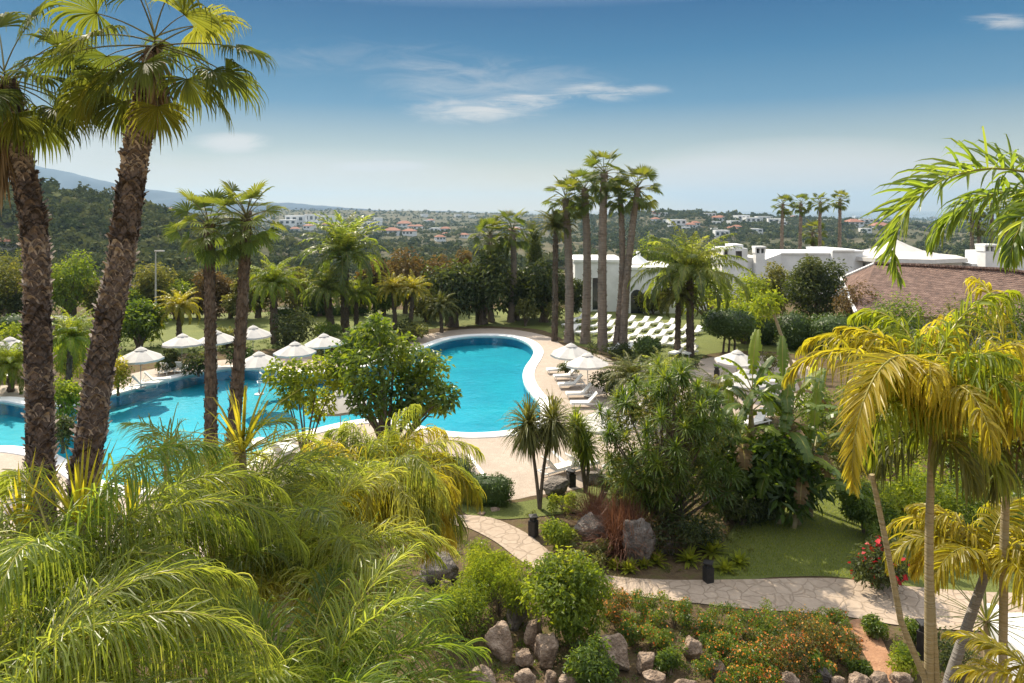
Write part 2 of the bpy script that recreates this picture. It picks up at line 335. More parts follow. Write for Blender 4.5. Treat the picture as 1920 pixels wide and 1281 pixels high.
def boots(mb, P, r, dz, per, L, w, rg, out=.45, mi=0):
    # leaf-base stubs up a palm trunk; P path (K,3), r radii
    zz = np.arange(P[0][2]+.1, P[-1][2]-.05, dz); n = len(zz)*per
    z = np.repeat(zz, per)+rg.normal(0, dz*.3, n); az = np.arange(n)*2*PI/per+np.repeat(np.arange(len(zz)), per)*2.4+rg.normal(0, .15, n)
    cx, cy, rr = (np.interp(z, P[:, 2], q) for q in (P[:, 0], P[:, 1], r))
    dr = np.stack([np.cos(az), np.sin(az), 0*az], -1); sd = np.stack([-np.sin(az), np.cos(az), 0*az], -1)
    B = np.stack([cx, cy, z], -1)+dr*(rr*.93)[:, None]; ou = rg.uniform(.2, 1.4, n)*out; ln = L*rg.uniform(.5, 1.25, n)
    C = np.stack([B, B+(dr*(ou*.5)[:, None]+np.array([0, 0, 1]))*(ln*.5)[:, None], B+(dr*(ou*1.15)[:, None]+np.array([0, 0, .9]))*ln[:, None]], 1)
    mb.mi = mi; mb.strips(C, sd[:, None]*np.ones((1, 3, 1)), w*np.array([1, .75, .3])[None]*rg.uniform(.6, 1.3, n)[:, None], np.clip(.5+.28*np.sin(z*2.3+np.sin(z*5.1)*1.5)+rg.normal(0, .25, n), 0, 1), -.5)
def leaves(mb, lobes, n, size, rg, asp=.42, up=.45, shell=.55, tlobe=.18, squash=1.0, mi=0, tbase=.5, droop=.15):
    c = np.array([l[:3] for l in lobes]); r = np.array([l[3] for l in lobes])
    li = rg.choice(len(lobes), n, p=r**2/np.sum(r**2)); u = nrm(rg.normal(0, 1, (n, 3)))
    rad = r[li]*(shell+(1-shell)*rg.uniform(0, 1, n)**.6)*(1+.12*rg.normal(0, 1, n))
    p = c[li]+u*rad[:, None]*np.array([1, 1, squash])
    nv = nrm(u*.7+np.array([0, 0, up])+rg.normal(0, .45, (n, 3)))
    ax = nrm(np.cross(nv, rg.normal(0, 1, (n, 3)))+u*.35+DOWN*droop); sd = nrm(np.cross(nv, ax))
    ln = size*rg.uniform(.6, 1.3, n)[:, None]; wd = ln*asp
    V = np.stack([p, p+ax*ln*.45-sd*wd*.5+nv*ln*.10, p+ax*ln+DOWN*ln*.12, p+ax*ln*.45+sd*wd*.5+nv*ln*.10], 1)
    i = np.arange(n)[:, None]*4
    tl = rg.normal(0, tlobe, len(lobes))
    mb.mi = mi; mb.add(V, np.concatenate([i+np.array([[0, 1, 2]]), i+np.array([[0, 2, 3]])]), np.repeat(np.clip(tbase+tl[li]+rg.normal(0, .17, n), 0, 1), 4))
def mklobes(rg, nl, Rx, Rz, zc, rf=.45, Ry=None):
    u = nrm(rg.normal(0, 1, (nl, 3)))*(rg.uniform(.15, 1, nl)**.5)[:, None]
    rr = rf*min(Rx, Rz)*rg.uniform(.7, 1.25, nl)
    Ry = Ry or Rx
    p = np.stack([u[:, 0]*np.maximum(Rx-rr, 0), u[:, 1]*np.maximum(Ry-rr, 0), zc+u[:, 2]*np.maximum(Rz-rr, 0)], -1)
    return np.hstack([p, rr[:, None]])
def limbs(mb, lobes, base_r, rg, z0=0., fork=.35, nstem=1, n=6):
    for l in lobes:
        e = np.array(l[:3]); st = np.array([rg.normal(0, base_r*.6), rg.normal(0, base_r*.6), z0]); f = np.array([e[0]*.15, e[1]*.15, z0+(e[2]-z0)*fork])
        q = np.linspace(0, 1, 7)[:, None]; P = (1-q)**2*st+2*q*(1-q)*(f+np.array([0, 0, .1]))+q*q*e
        P[1:-1] += rg.normal(0, base_r*.15, (5, 3)); mb.tube(P, base_r*np.array([1, .8, .6, .48, .36, .25, .1]), n, cap=False)
def rosette(mb, c, n, L, w, rg, e0=1.4, e1=-.6, droop=.7, tint=.5, K=5, fold=.4, mi=0, tj=.15):
    i = np.arange(n); az = i*2.39996+rg.normal(0, .2, n); el = e0+(e1-e0)*(i/n)**.9+rg.normal(0, .12, n)
    d = np.stack([np.cos(el)*np.cos(az), np.cos(el)*np.sin(az), np.sin(el)], -1); sd = np.stack([-np.sin(az), np.cos(az), 0*az], -1)
    ln = L*rg.uniform(.75, 1.15, n); C = [np.broadcast_to(np.asarray(c, float), d.shape)+d*.04]
    for k in range(1, K+1):
        h = np.clip(droop*(k/K)**1.5*rg.uniform(.6, 1.3, n), 0, .95)[:, None]; C.append(C[-1]+nrm(d*(1-h)+DOWN*h)*(ln/K)[:, None])
    wk = w*np.interp(np.linspace(0, 1, K+1), [0, .3, .7, 1], [.7, 1, .7, .05])
    mb.mi = mi; mb.strips(np.stack(C, 1), sd[:, None]*np.ones((1, K+1, 1)), wk[None]*np.ones((n, 1)), np.clip(tint+rg.normal(0, tj, n), 0, 1), fold)
def solid(mb, c, rx, ry, rz, rg, tint=.3, n=20, amp=.07, p=2.0, mi=0):
    # lumpy closed ellipsoid core inside a clipped shrub
    th = np.linspace(0, 2*PI, n, endpoint=False); ph = np.linspace(-PI/2, PI/2, n//2+1)
    A, B = np.meshgrid(th, ph); f = lambda x: np.sign(x)*np.abs(x)**(2/p)
    k = 1+amp*np.sin(A*3+rg.uniform(0, 6))*np.cos(B*4)
    V = np.stack([f(np.cos(B))*f(np.cos(A))*rx*k, f(np.cos(B))*f(np.sin(A))*ry*k, f(np.sin(B))*rz*k], -1)+np.array(c)
    m, q = V.shape[:2]; i, j = np.meshgrid(np.arange(m-1), np.arange(q), indexing='ij'); j2 = (j+1) % q
    mb.mi = mi; mb.add(V, np.stack([i*q+j, i*q+j2, (i+1)*q+j2, (i+1)*q+j], -1).reshape(-1, 4), tint)
    return V.reshape(-1, 3)
def clip_leaves(mb, c, rx, ry, rz, n, size, rg, p=2.0, tb=.5, mi=0):
    u = nrm(rg.normal(0, 1, (n, 3))); f = lambda x: np.sign(x)*np.abs(x)**(2/p)
    B = np.arcsin(u[:, 2]); A = np.arctan2(u[:, 1], u[:, 0])
    q = np.stack([f(np.cos(B))*f(np.cos(A))*rx, f(np.cos(B))*f(np.sin(A))*ry, f(np.sin(B))*rz], -1)*(1+rg.normal(0, .05, n)[:, None]+.05*np.sin(A*4+B*3)[:, None])+np.array(c)
    nv = nrm(u/np.array([rx, ry, rz])+rg.normal(0, .35, (n, 3))/max(rx, rz)); ax = nrm(np.cross(nv, rg.normal(0, 1, (n, 3)))+nv*.5); sd = nrm(np.cross(nv, ax)); ln = size*rg.uniform(.6, 1.3, n)[:, None]
    V = np.stack([q, q+ax*ln*.5-sd*ln*.25, q+ax*ln, q+ax*ln*.5+sd*ln*.25], 1); i = np.arange(n)[:, None]*4
    mb.mi = mi; mb.add(V, i+np.array([[0, 1, 2, 3]]), np.repeat(np.clip(tb+rg.normal(0, .18, n), 0, 1), 4))

def base_of(px, py):                      # depth from the ground row
    g = G(px, py); return g, g[1]/F
def leafy(name, label, cat, px, base, top, w, mat, n=3000, leaf=.28, nl=14, cb=.25, rf=.45, seed=0, trunk=.12, group=None, asp=.42, shell=.5, flower=None, up=.45, Y=None, zbase=0., depth=1., tl=.18, tb=.5, lobes=None):
    rg = np.random.default_rng(seed+int(px)*7+int(base))
    if Y is None: g = G(px, base, zbase); Y = g[1]
    else: g = D(px, base, Y)
    k = Y/F; H = (base-top)*k*1.03; Rx = w*k/2*1.14
    t = thing(name, label, cat, g, 0, group); zc = H*(cb+1)/2; Rz = H*(1-cb)/2
    lb = mklobes(rg, nl, Rx, Rz, zc, rf, Rx*depth) if lobes is None else np.array([((x-px)*k, rg.normal(0, w*k*.14), (base-y)*k, r*k) for x, y, r in lobes])
    tm = MB(); limbs(tm, lb[:10] if lobes is None else lb, trunk*max(.4, min(H/5, 2)), rg, n=6); tm.build('trunk', M['bark'], t, True)
    mb = MB(); leaves(mb, lb, n, leaf, rg, asp=asp, shell=shell, up=up, tlobe=tl, tbase=tb); mb.build('crown' if H > 2 else 'foliage', M[mat], t)
    if flower:
        fb = MB(); fr = lb.copy(); fr[:, 3] *= 1.04; leaves(fb, fr, flower[1], flower[2], rg, asp=.9, shell=.92, up=.6); fb.build('blossoms', M[flower[0]], t)
    return t
def clipped(name, label, cat, px, base, top, w, mat='hedge', p=2.2, n=1800, leaf=.24, depth=1., rz=0, stem=0., legs=1, seed=0, group=None):
    rg = np.random.default_rng(seed+int(px)*3+int(top)); g = G(px, base); k = g[1]/F; H = (base-top)*k; rx = w*k/2; ry = rx*depth
    t = thing(name, label, cat, g, rz, group); zh = (H-stem)/2
    mb = MB(); solid(mb, (0, 0, stem+zh), rx*.9, ry*.9, zh*.92, rg, .2, 24, .06, p); clip_leaves(mb, (0, 0, stem+zh), rx, ry, zh, n, leaf, rg, p); mb.build('foliage', M[mat], t)
    if stem:
        tm = MB()
        for i in range(legs): x = (i-(legs-1)/2)*.5; tm.tube([(x, 0, -.05), (x*.8+.1*i, .05, stem*.6), (x*.4, 0, stem+zh*.6)], [.11, .09, .07], 7)
        tm.build('trunk', M['bark'], t, True)
    return t
# ------------------------------------------------------------------ camera, sun, sky, air
cam = bpy.data.cameras.new('camera'); co = bpy.data.objects.new('camera', cam); COL.objects.link(co)
co.location = (0, 0, HC); co.rotation_euler = (PI/2, 0, 0); cam.sensor_width = 36; cam.lens = 24
cam.shift_y = -(640.5-Y0)/1920; cam.clip_start = .1; cam.clip_end = 60000; scene.camera = co
SD = Vector((math.sin(SUN_AZ)*math.cos(SUN_EL), math.cos(SUN_AZ)*math.cos(SUN_EL), math.sin(SUN_EL)))
sl = bpy.data.lights.new('sun', 'SUN'); sl.energy = 3.2; sl.angle = math.radians(.6); sl.color = (1, .89, .71)
so = bpy.data.objects.new('sun', sl); COL.objects.link(so); so.rotation_euler = (-SD).to_track_quat('-Z', 'Y').to_euler(); so.location = SD*100
w = bpy.data.worlds.new('World'); scene.world = w; w.use_nodes = True; nt = w.node_tree; nt.nodes.clear(); L = nt.links.new
out = N(nt, 'ShaderNodeOutputWorld'); bg = N(nt, 'ShaderNodeBackground'); bg.inputs[1].default_value = .15
sky = N(nt, 'ShaderNodeTexSky', sky_type='NISHITA', sun_disc=False, sun_elevation=SUN_EL, sun_rotation=SUN_AZ)
sky.altitude = 60; sky.air_density = 1.0; sky.dust_density = .6; sky.ozone_density = 2.5
tc = N(nt, 'ShaderNodeTexCoord'); sx = N(nt, 'ShaderNodeSeparateXYZ'); L(tc.outputs['Generated'], sx.inputs[0])
dx, dy, dz = sx.outputs
yy = math_(nt, 'MAXIMUM', dy, .08); u = math_(nt, 'DIVIDE', dx, yy); v = math_(nt, 'DIVIDE', dz, yy)
uv = N(nt, 'ShaderNodeCombineXYZ'); L(u, uv.inputs[0]); L(v, uv.inputs[1]); UV = uv.outputs[0]
# deep blue aloft, paling to the horizon
SK = 1/.15
grad = ramp(nt, dz, [(p, tuple(q*SK*.76 for q in c)) for p, c in ((0, (.70, .50, .27)), (.035, (.48, .41, .29)), (.075, (.28, .315, .29)), (.15, (.055, .155, .25)), (.22, (.014, .10, .205)), (.30, (.0005, .056, .155)))])
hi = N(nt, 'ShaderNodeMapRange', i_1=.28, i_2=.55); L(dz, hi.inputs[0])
fill_veil = mixc(nt, .65, sky.outputs[0], (5.2, 5.0, 4.6))   # unseen white veil added above the frame to raise fill light
base = mixc(nt, hi.outputs[0], grad, fill_veil)
def blob(uc, vc, ru, rv, p=1.0):
    a = math_(nt, 'DIVIDE', math_(nt, 'SUBTRACT', u, uc), ru); b = math_(nt, 'DIVIDE', math_(nt, 'SUBTRACT', v, vc), rv)
    r = math_(nt, 'ADD', math_(nt, 'MULTIPLY', a, a), math_(nt, 'MULTIPLY', b, b))
    return math_(nt, 'SUBTRACT', 1.0, r, clamp=True)
def streak(su, sv, det=7, off=0., rough=.62, dist=1.2):
    mp = N(nt, 'ShaderNodeMapping'); mp.inputs['Scale'].default_value = (su, sv, 1); mp.inputs['Location'].default_value = (off, off*.7, 0); L(UV, mp.inputs[0])
    n = N(nt, 'ShaderNodeTexNoise', i_Scale=1.0, i_Detail=det, i_Roughness=rough, i_Distortion=dist); L(mp.outputs[0], n.inputs['Vector']); return n.outputs['Fac']
def px2(px, py): return (px-960)/F, (Y0-py)/F
def layer(px, py, rx, ry, n, lo, hi, amt):
    m = blob(*px2(px, py), rx/F, ry/F)
    s = N(nt, 'ShaderNodeMapRange', interpolation_type='SMOOTHSTEP', i_1=lo, i_2=hi); L(math_(nt, 'ADD', n, math_(nt, 'MULTIPLY', m, .35)), s.inputs[0])
    return math_(nt, 'MULTIPLY', math_(nt, 'MULTIPLY', s.outputs[0], m), amt)
n1, n2, n3 = streak(9, 38, off=3.1), streak(3.0, 20, 6, 7.7), streak(11, 75, 9, 1.3, .7, .8)
parts = [layer(890, 208, 170, 34, n3, .52, 1.0, .85), layer(1000, 188, 120, 22, n3, .6, 1.0, .7), layer(930, 158, 300, 60, n1, .5, 1.05, .4), layer(1130, 172, 130, 26, n3, .6, 1.0, .7), layer(1212, 168, 60, 14, n3, .5, .9, .6),
         layer(1540, 350, 430, 98, n2, .10, .55, 1.05), layer(1330, 335, 200, 50, n2, .3, .7, .6), layer(440, 268, 95, 24, n1, .42, .8, 1.0), layer(712, 312, 110, 13, n1, .45, .8, .8),
         layer(1880, 40, 90, 22, n3, .58, 1.0, .7), layer(120, 290, 260, 100, n1, .4, .9, .7), layer(560, 330, 420, 60, n2, .35, .9, .6), layer(700, 110, 420, 50, n1, .6, 1.2, .25)]
tot = parts[0]
for q in parts[1:]: tot = math_(nt, 'ADD', tot, q)
fwd = N(nt, 'ShaderNodeMapRange', i_1=.05, i_2=.3); L(dy, fwd.inputs[0])
tot = math_(nt, 'MINIMUM', math_(nt, 'MULTIPLY', tot, fwd.outputs[0]), .92)
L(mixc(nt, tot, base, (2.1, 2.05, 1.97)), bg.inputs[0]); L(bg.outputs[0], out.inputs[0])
scene.view_settings.view_transform = 'Standard'; scene.view_settings.look = 'None'; scene.view_settings.exposure = EXPO
scene.cycles.max_bounces = 8; scene.cycles.transparent_max_bounces = 12; scene.cycles.volume_bounces = 0; scene.cycles.transmission_bounces = 4
scene.cycles.use_denoising = True; scene.cycles.sample_clamp_indirect = 6; scene.cycles.caustics_reflective = False; scene.cycles.caustics_refractive = False

hz = MB(); hz.box(-16000, 16000, -60, 17000, -64, 395); ho = hz.build('haze', []); tag(ho, kind='stuff')
m = bpy.data.materials.new('air'); m.use_nodes = True; nt = m.node_tree; nt.nodes.clear(); ov = N(nt, 'ShaderNodeOutputMaterial')
pv = N(nt, 'ShaderNodeVolumePrincipled'); pv.inputs['Color'].default_value = (.44, .64, .83, 1); pv.inputs['Density'].default_value = HAZE; pv.inputs['Anisotropy'].default_value = .25
nt.links.new(pv.outputs[0], ov.inputs['Volume']); ho.data.materials.append(m)

# ------------------------------------------------------------------ terrain
def gz(X, Y, x, y, sx, sy): return np.exp(-((X-x)/sx)**2-((Y-y)/sy)**2)
def terr(X, Y):
    X = np.asarray(X, float); Y = np.asarray(Y, float)
    r = np.hypot(X*.55, np.maximum(Y, 0))
    e0 = 96+sstep(10, 45, X)*45
    z = -24*sstep(e0, e0+100, r)-12*sstep(240, 650, Y)-8*sstep(1000, 2600, Y)-18*sstep(2900, 4300, Y)*sstep(-.35, -.1, X/np.maximum(Y, 1))
    z = z+47*gz(X, Y, -350, 470, 165, 170)+20*gz(X, Y, -620, 700, 300, 300)
    z = z+20*gz(X, Y, 310, 1450, 150, 350)+30*gz(X, Y, 520, 1700, 420, 420)+40*gz(X, Y, -900, 2600, 700, 700)+26*gz(X, Y, -150, 3100, 900, 500)
    z = z+sstep(150, 500, Y)*(4*np.sin(X*.021+1)*np.cos(Y*.014)+3*np.sin(X*.047-Y*.031))
    return z
ys = np.concatenate([np.arange(-8, 130, 1.0), 130*(9000/130)**np.linspace(0, 1, 190)])
us = np.linspace(-1.7, 1.7, 261); UU, YY = np.meshgrid(us, ys); XX = UU*(YY+14)
ZZ = terr(XX, YY)
def px_poly(pts): return np.array([G(x, y)[:2] for x, y in pts])
def smooth(P, n=6, closed=True):
    P = np.asarray(P, float); m = len(P); o = []
    for i in range(m):
        a, b, c, d = (P[(i+k) % m] for k in (-1, 0, 1, 2))
        for t in np.arange(n)/n: o.append(.5*((2*b)+(-a+c)*t+(2*a-5*b+4*c-d)*t*t+(-a+3*b-3*c+d)*t**3))
    return np.array(o)
def offset(P, d):
    T = np.roll(P, -1, 0)-np.roll(P, 1, 0); T = nrm(T); nn = np.stack([T[:, 1], -T[:, 0]], -1)
    A = np.sum(P[:, 0]*np.roll(P[:, 1], -1)-np.roll(P[:, 0], -1)*P[:, 1])
    return P+nn*(d if A > 0 else -d)
def inside(P, X, Y):
    c = np.zeros(X.shape, bool); n = len(P)
    for i in range(n):
        x1, y1 = P[i]; x2, y2 = P[(i+1) % n]
        if y1 == y2: continue
        c ^= ((y1 > Y) != (y2 > Y)) & (X < (x2-x1)*(Y-y1)/(y2-y1)+x1)
    return c
POOL = smooth(px_poly([(810, 647), (840, 637), (880, 631), (930, 630), (965, 634), (990, 644), (1001, 658), (997, 672), (986, 688), (981, 704), (985, 722), (997, 740), (1011, 757), (1014, 775), (1002, 793), (970, 805), (930, 811), (880, 813), (830, 809), (780, 798), (740, 788), (700, 786), (650, 792), (600, 803), (560, 814), (510, 835), (460, 865), (400, 893), (330, 912), (260, 916), (190, 902), (140, 874), (100, 852), (50, 841), (0, 838), (-60, 850), (-120, 835), (-130, 790), (-60, 760), (0, 752), (50, 760), (110, 765), (160, 755), (200, 744), (260, 728), (330, 709), (400, 695), (450, 690), (520, 696), (580, 702), (640, 697), (700, 684), (750, 668), (785, 656)]), 6)
DECK = smooth(px_poly([(-260, 735), (0, 722), (100, 735), (200, 712), (300, 690), (430, 674), (560, 668), (640, 664), (760, 642), (800, 627), (880, 617), (960, 618), (1030, 632), (1060, 650), (1130, 668), (1180, 690), (1300, 690), (1320, 672), (1440, 668), (1520, 690), (1520, 760), (1300, 810), (1185, 850), (1130, 900), (1060, 922), (1000, 930), (960, 938), (890, 940), (862, 905), (830, 880), (700, 890), (560, 950), (400, 1040), (200, 1060), (-100, 1060), (-330, 900)]), 4)
deep = inside(offset(DECK, -1.6), XX, YY)
ZZ = np.where(deep, -3.0, ZZ)
g = MB(); ny, nx = XX.shape; i, j = np.meshgrid(np.arange(ny-1), np.arange(nx-1), indexing='ij')
g.add(np.stack([XX, YY, ZZ], -1), np.stack([i*nx+j, i*nx+j+1, (i+1)*nx+j+1, (i+1)*nx+j], -1).reshape(-1, 4))
tag(g.build('ground', M['ground'], smooth=True), kind='structure')
g = MB(); xs = np.linspace(-15500, 15500, 12); yq = np.array([3000, 6000, 9000, 12000, 16900]); A, B = np.meshgrid(xs, yq); i, j = np.meshgrid(np.arange(4), np.arange(11), indexing='ij')
g.add(np.stack([A, B, A*0-59.], -1), np.stack([i*12+j, i*12+j+1, (i+1)*12+j+1, (i+1)*12+j], -1).reshape(-1, 4)); tag(g.build('sea', M['sea']), kind='structure')
def ridge(name, Y, pts, thick, mat, rough, seed):
    rg = np.random.default_rng(seed); x = np.linspace(pts[0][0], pts[-1][0], 160); t = np.interp(x, [p[0] for p in pts], [p[1] for p in pts])
    for f, a in ((9, 1), (23, .5), (57, .25)): t += rough*a*np.sin(x/1920*f*6.28+rg.uniform(0, 6))
    hgt = HC+(Y0-t)*Y/F; X = (x-960)*Y/F; rows = []
    for q in np.linspace(-1, 1, 15):
        s = max(0, 1-abs(q))**.8; jit = 1+.10*np.sin(x*.05*(1+abs(q))+q*9)
        rows.append(np.stack([X, X*0+Y+q*thick, -62+(hgt+62)*s*(jit if abs(q) > .01 else 1)], -1))
    g = MB(); V = np.array(rows); a, b = V.shape[:2]; i, j = np.meshgrid(np.arange(a-1), np.arange(b-1), indexing='ij')
    g.add(V, np.stack([i*b+j, i*b+j+1, (i+1)*b+j+1, (i+1)*b+j], -1).reshape(-1, 4)); return tag(g.build(name, mat, smooth=True), kind='structure')
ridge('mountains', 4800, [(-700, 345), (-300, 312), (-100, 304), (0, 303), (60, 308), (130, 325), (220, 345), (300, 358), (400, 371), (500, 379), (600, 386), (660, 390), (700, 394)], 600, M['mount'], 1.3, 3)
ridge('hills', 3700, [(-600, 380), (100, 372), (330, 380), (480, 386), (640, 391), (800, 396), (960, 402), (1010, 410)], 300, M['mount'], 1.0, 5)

# pool, paving, lawns and paths
def sheet(name, loops, z, mat, kind='structure', hole=None):
    pts = [Vector(p) for lp in loops for p in lp]; ed, k = [], 0
    for lp in loops: n = len(lp); ed += [(k+i, k+(i+1) % n) for i in range(n)]; k += n
    vv, ee, ff, *_ = geometry.delaunay_2d_cdt(pts, ed, [], 1, 1e-5)
    V = np.array([(p.x, p.y) for p in vv]); Fc = np.array([f for f in ff if len(f) == 3]); C = V[Fc].mean(1)
    k = inside(np.asarray(loops[0]), C[:, 0], C[:, 1])
    if len(loops) > 1: k &= ~inside(np.asarray(loops[1]), C[:, 0], C[:, 1])
    g = MB(); g.add(np.hstack([V, np.full((len(V), 1), z)]), Fc[k]); return tag(g.build(name, mat), kind=kind)
sheet('pool_deck', [DECK, offset(POOL, .25)], .012, M['deck'])
sheet('water', [offset(POOL, .01)], -.07, M['water'])
def loft(name, rings, mat, closed_ring=True):
    V = np.array(rings); a, b = V.shape[:2]; i, j = np.meshgrid(np.arange(a-1), np.arange(b), indexing='ij'); j2 = (j+1) % b
    g = MB(); g.add(V, np.stack([i*b+j, i*b+j2, (i+1)*b+j2, (i+1)*b+j], -1).reshape(-1, 4)); return tag(g.build(name, mat), kind='structure')
def ring(d, z): P = offset(POOL, d); return np.hstack([P, np.full((len(P), 1), z)])
loft('pool_basin', [ring(.02, .0), ring(.02, -.95)], M['pool_wall']); sheet('pool_floor', [offset(POOL, .02)], -.92, M['pool'])
loft('pool_coping', [ring(-.04, -.2), ring(-.04, .055), ring(.02, .07), ring(.50, .07), ring(.52, .03), ring(.58, .03), ring(.60, .07), ring(.86, .07), ring(.88, .0)], M['white'])
def poly(name, pts, z, mat, n=4): return sheet(name, [smooth(px_poly(pts), n)], z, mat)
poly('lawn', [(-300, 690), (0, 660), (200, 676), (330, 664), (560, 652), (700, 640), (800, 618), (900, 612), (1000, 617), (1040, 628), (1070, 645), (1140, 660), (1190, 682), (1300, 684), (1330, 664), (1450, 660), (1700, 690), (2000, 690), (2000, 615), (1500, 612), (1320, 580), (1000, 578), (700, 582), (400, 588), (0, 600), (-300, 600)], .02, M['lawn'])
lawn2 = poly('garden_lawn', [(1330, 1085), (1400, 960), (1500, 905), (1700, 905), (1980, 935), (1980, 1110), (1690, 1098), (1560, 1082), (1450, 1083)], .02, M['lawn'])
poly('grass_verge', [(862, 925), (900, 946), (960, 944), (1000, 938), (1060, 926), (1130, 905), (1210, 880), (1230, 925), (1150, 955), (1050, 965), (990, 972), (930, 974), (868, 962)], .03, M['lawn'])
poly('garden_path', [(855, 968), (920, 972), (985, 1000), (1030, 1035), (1080, 1066), (1150, 1082), (1250, 1089), (1400, 1088), (1560, 1086), (1690, 1100), (1850, 1112), (2000, 1120), (2000, 1180), (1850, 1185), (1700, 1176), (1600, 1160), (1500, 1150), (1400, 1143), (1300, 1132), (1200, 1120), (1120, 1112), (1040, 1085), (975, 1052), (930, 1018), (880, 992), (850, 985)], .035, M['path'])
poly('earth_track', [(1590, 1168), (1622, 1164), (1650, 1195), (1668, 1230), (1690, 1262), (1720, 1300), (1660, 1305), (1640, 1265), (1618, 1225), (1600, 1195)], .03, M['dirt'])
for a, b, wd in (((878, 852), (918, 905), .09), ((1036, 846), (1058, 868), .09)):
    p, q = G(*a)[:2], G(*b)[:2]; n_ = nrm(np.array([-(q-p)[1], (q-p)[0]]))*wd
    sheet('drain_strip', [np.array([p-n_, q-n_, q+n_, p+n_])], .016, M['white'])

# ------------------------------------------------------------------ far trees and houses
rg = np.random.default_rng(5)
def canopy(n, ymin, ymax, quads, hmin, hmax, umin=-.95, umax=.95, keep=None, dense=False):
    mb = MB(); Y = ymin*(ymax/ymin)**(rg.uniform(0, 1, n)**.9); u = rg.uniform(umin, umax, n); X = u*Y
    d = np.sin(X*.013+np.cos(Y*.009)*2)+np.sin(Y*.017+X*.004)+rg.normal(0, .8, n); k = d > (-9 if dense else -1.15)
    if keep is not None: k &= keep(X, Y)
    X, Y = X[k], Y[k]; n = len(X); Z = terr(X, Y); H = rg.uniform(hmin, hmax, n)*np.where(rg.uniform(0, 1, n) < .1, 1.5, 1); Rr = H*rg.uniform(.38, .72, n); tint = np.clip(rg.normal(.45, .25, n), 0, 1)
    i = np.repeat(np.arange(n), quads); m = len(i); q = nrm(rg.normal(0, 1, (m, 3))); q[:, 2] = np.abs(q[:, 2])*1.2-.25
    rad = rg.uniform(.6, 1.05, m)*(1+.25*np.sin(q[:, 0]*5+i)*np.cos(q[:, 1]*4+i*2)); p = np.stack([X[i]+q[:, 0]*Rr[i]*rad, Y[i]+q[:, 1]*Rr[i]*rad, Z[i]+H[i]*.42+q[:, 2]*H[i]*.5*rad], -1)
    nv = nrm(q+rg.normal(0, .5, (m, 3))); ax = nrm(np.cross(nv, rg.normal(0, 1, (m, 3)))); sd = np.cross(nv, ax); s = (Rr[i]*rg.uniform(.2, .48, m)*(30/quads)**.5)[:, None]
    mb.add(np.stack([p-ax*s, p-sd*s*.8, p+ax*s, p+sd*s*.8], 1), np.arange(m)[:, None]*4+np.array([[0, 1, 2, 3]]), np.repeat(np.clip(tint[i]+rg.normal(0, .1, m), 0, 1), 4)); return mb
nohouse = lambda X, Y: ~((Y < 175) & (X > 20))
tag(canopy(1500, 150, 420, 150, 4, 9, keep=nohouse).build('valley_woods', M['far']), kind='stuff')
tag(canopy(2600, 290, 680, 110, 4.5, 9, -1.1, -.38, dense=True).build('hillside_woods', M['far']), kind='stuff'); tag(canopy(2600, 900, 1900, 40, 5, 9, .1, .5, dense=True).build('hillside_woods', M['far']), kind='stuff')
tag(canopy(7500, 400, 1300, 44, 4, 8.5).build('scattered_woods', M['far']), kind='stuff')
tag(canopy(17000, 1250, 5200, 14, 5, 9).build('distant_woods', M['far']), kind='stuff')
# ---- houses
def hit(px, py, Yd, y0=150):
    Y = y0*(6000/y0)**np.linspace(0, 1, 1500); z = terr((px-960)*Y/F, Y); r = HC-(py-Y0)*Y/F
    k = np.nonzero(z >= r)[0]
    return float(Y[k[0]]) if len(k) else float(Yd)
def house(name, label, Y, px, py_base, wpx, hpx, roof, rz=0., group=None, win=0, wall='plaster', dpt=.8):
    Y = hit(px, py_base, Y); k = Y/F; W = wpx*k; H = hpx*k; p = D(px, py_base, Y); t = thing(name, label, 'house', p, rz, group); d = W*dpt
    a = MB(); a.box(-W/2, W/2, -d/2, d/2, -6, H); a.build('wall', M[wall], t)
    b = MB(); e = .06*W
    if roof == 'hip':
        V = [(-W/2-e, -d/2-e, H), (W/2+e, -d/2-e, H), (W/2+e, d/2+e, H), (-W/2-e, d/2+e, H), (-W*.2, 0, H+W*.2), (W*.2, 0, H+W*.2)]
        b.add(V, [(0, 1, 5, 4), (2, 3, 4, 5)]); b.add(V, [(1, 2, 5), (3, 0, 4)]); b.box(-W/2-e, W/2+e, -d/2-e, d/2+e, H-.25, H-.003); b.build('roof', M['tile'], t)
    else:
        b.box(-W/2-.1, W/2+.1, -d/2-.1, d/2+.1, H+.003, H+.35); b.build('parapet', M['plaster'], t)
    if win:
        for i in range(win): c = MB(); x = -W/2+W*(i+.5)/win; c.box(x-W*.09/win*3, x+W*.09/win*3, -d/2-.05, -d/2+.1, H*.42, H*.8); c.build('window', M['glass'], t)
    return t
rh = np.random.default_rng(21)
HS = [(540, 424, 30, 12, 'flat'), (555, 420, 34, 16, 'flat'), (585, 419, 26, 17, 'flat'), (612, 421, 26, 16, 'flat'), (632, 420, 20, 14, 'flat'), (690, 424, 15, 8, 'flat'), (735, 440, 28, 8, 'hip'), (768, 442, 22, 9, 'hip'), (772, 431, 14, 7, 'hip'), (758, 426, 26, 7, 'hip'), (708, 422, 14, 6, 'flat'), (835, 444, 12, 6, 'hip'), (825, 452, 18, 8, 'hip'), (870, 446, 16, 6, 'hip')]
for i, (x, y, wp, hp, rf) in enumerate(HS):
    house('distant_house', 'white %s house among the valley trees beyond the pool palms' % ('flat roofed' if rf == 'flat' else 'tile roofed'), 900+(440-y)*40 if y < 440 else 850, x, y, wp, hp, rf, rh.uniform(-.4, .4), 'white %s houses in the middle valley' % ('flat roofed' if rf == 'flat' else 'tile roofed'), 3)
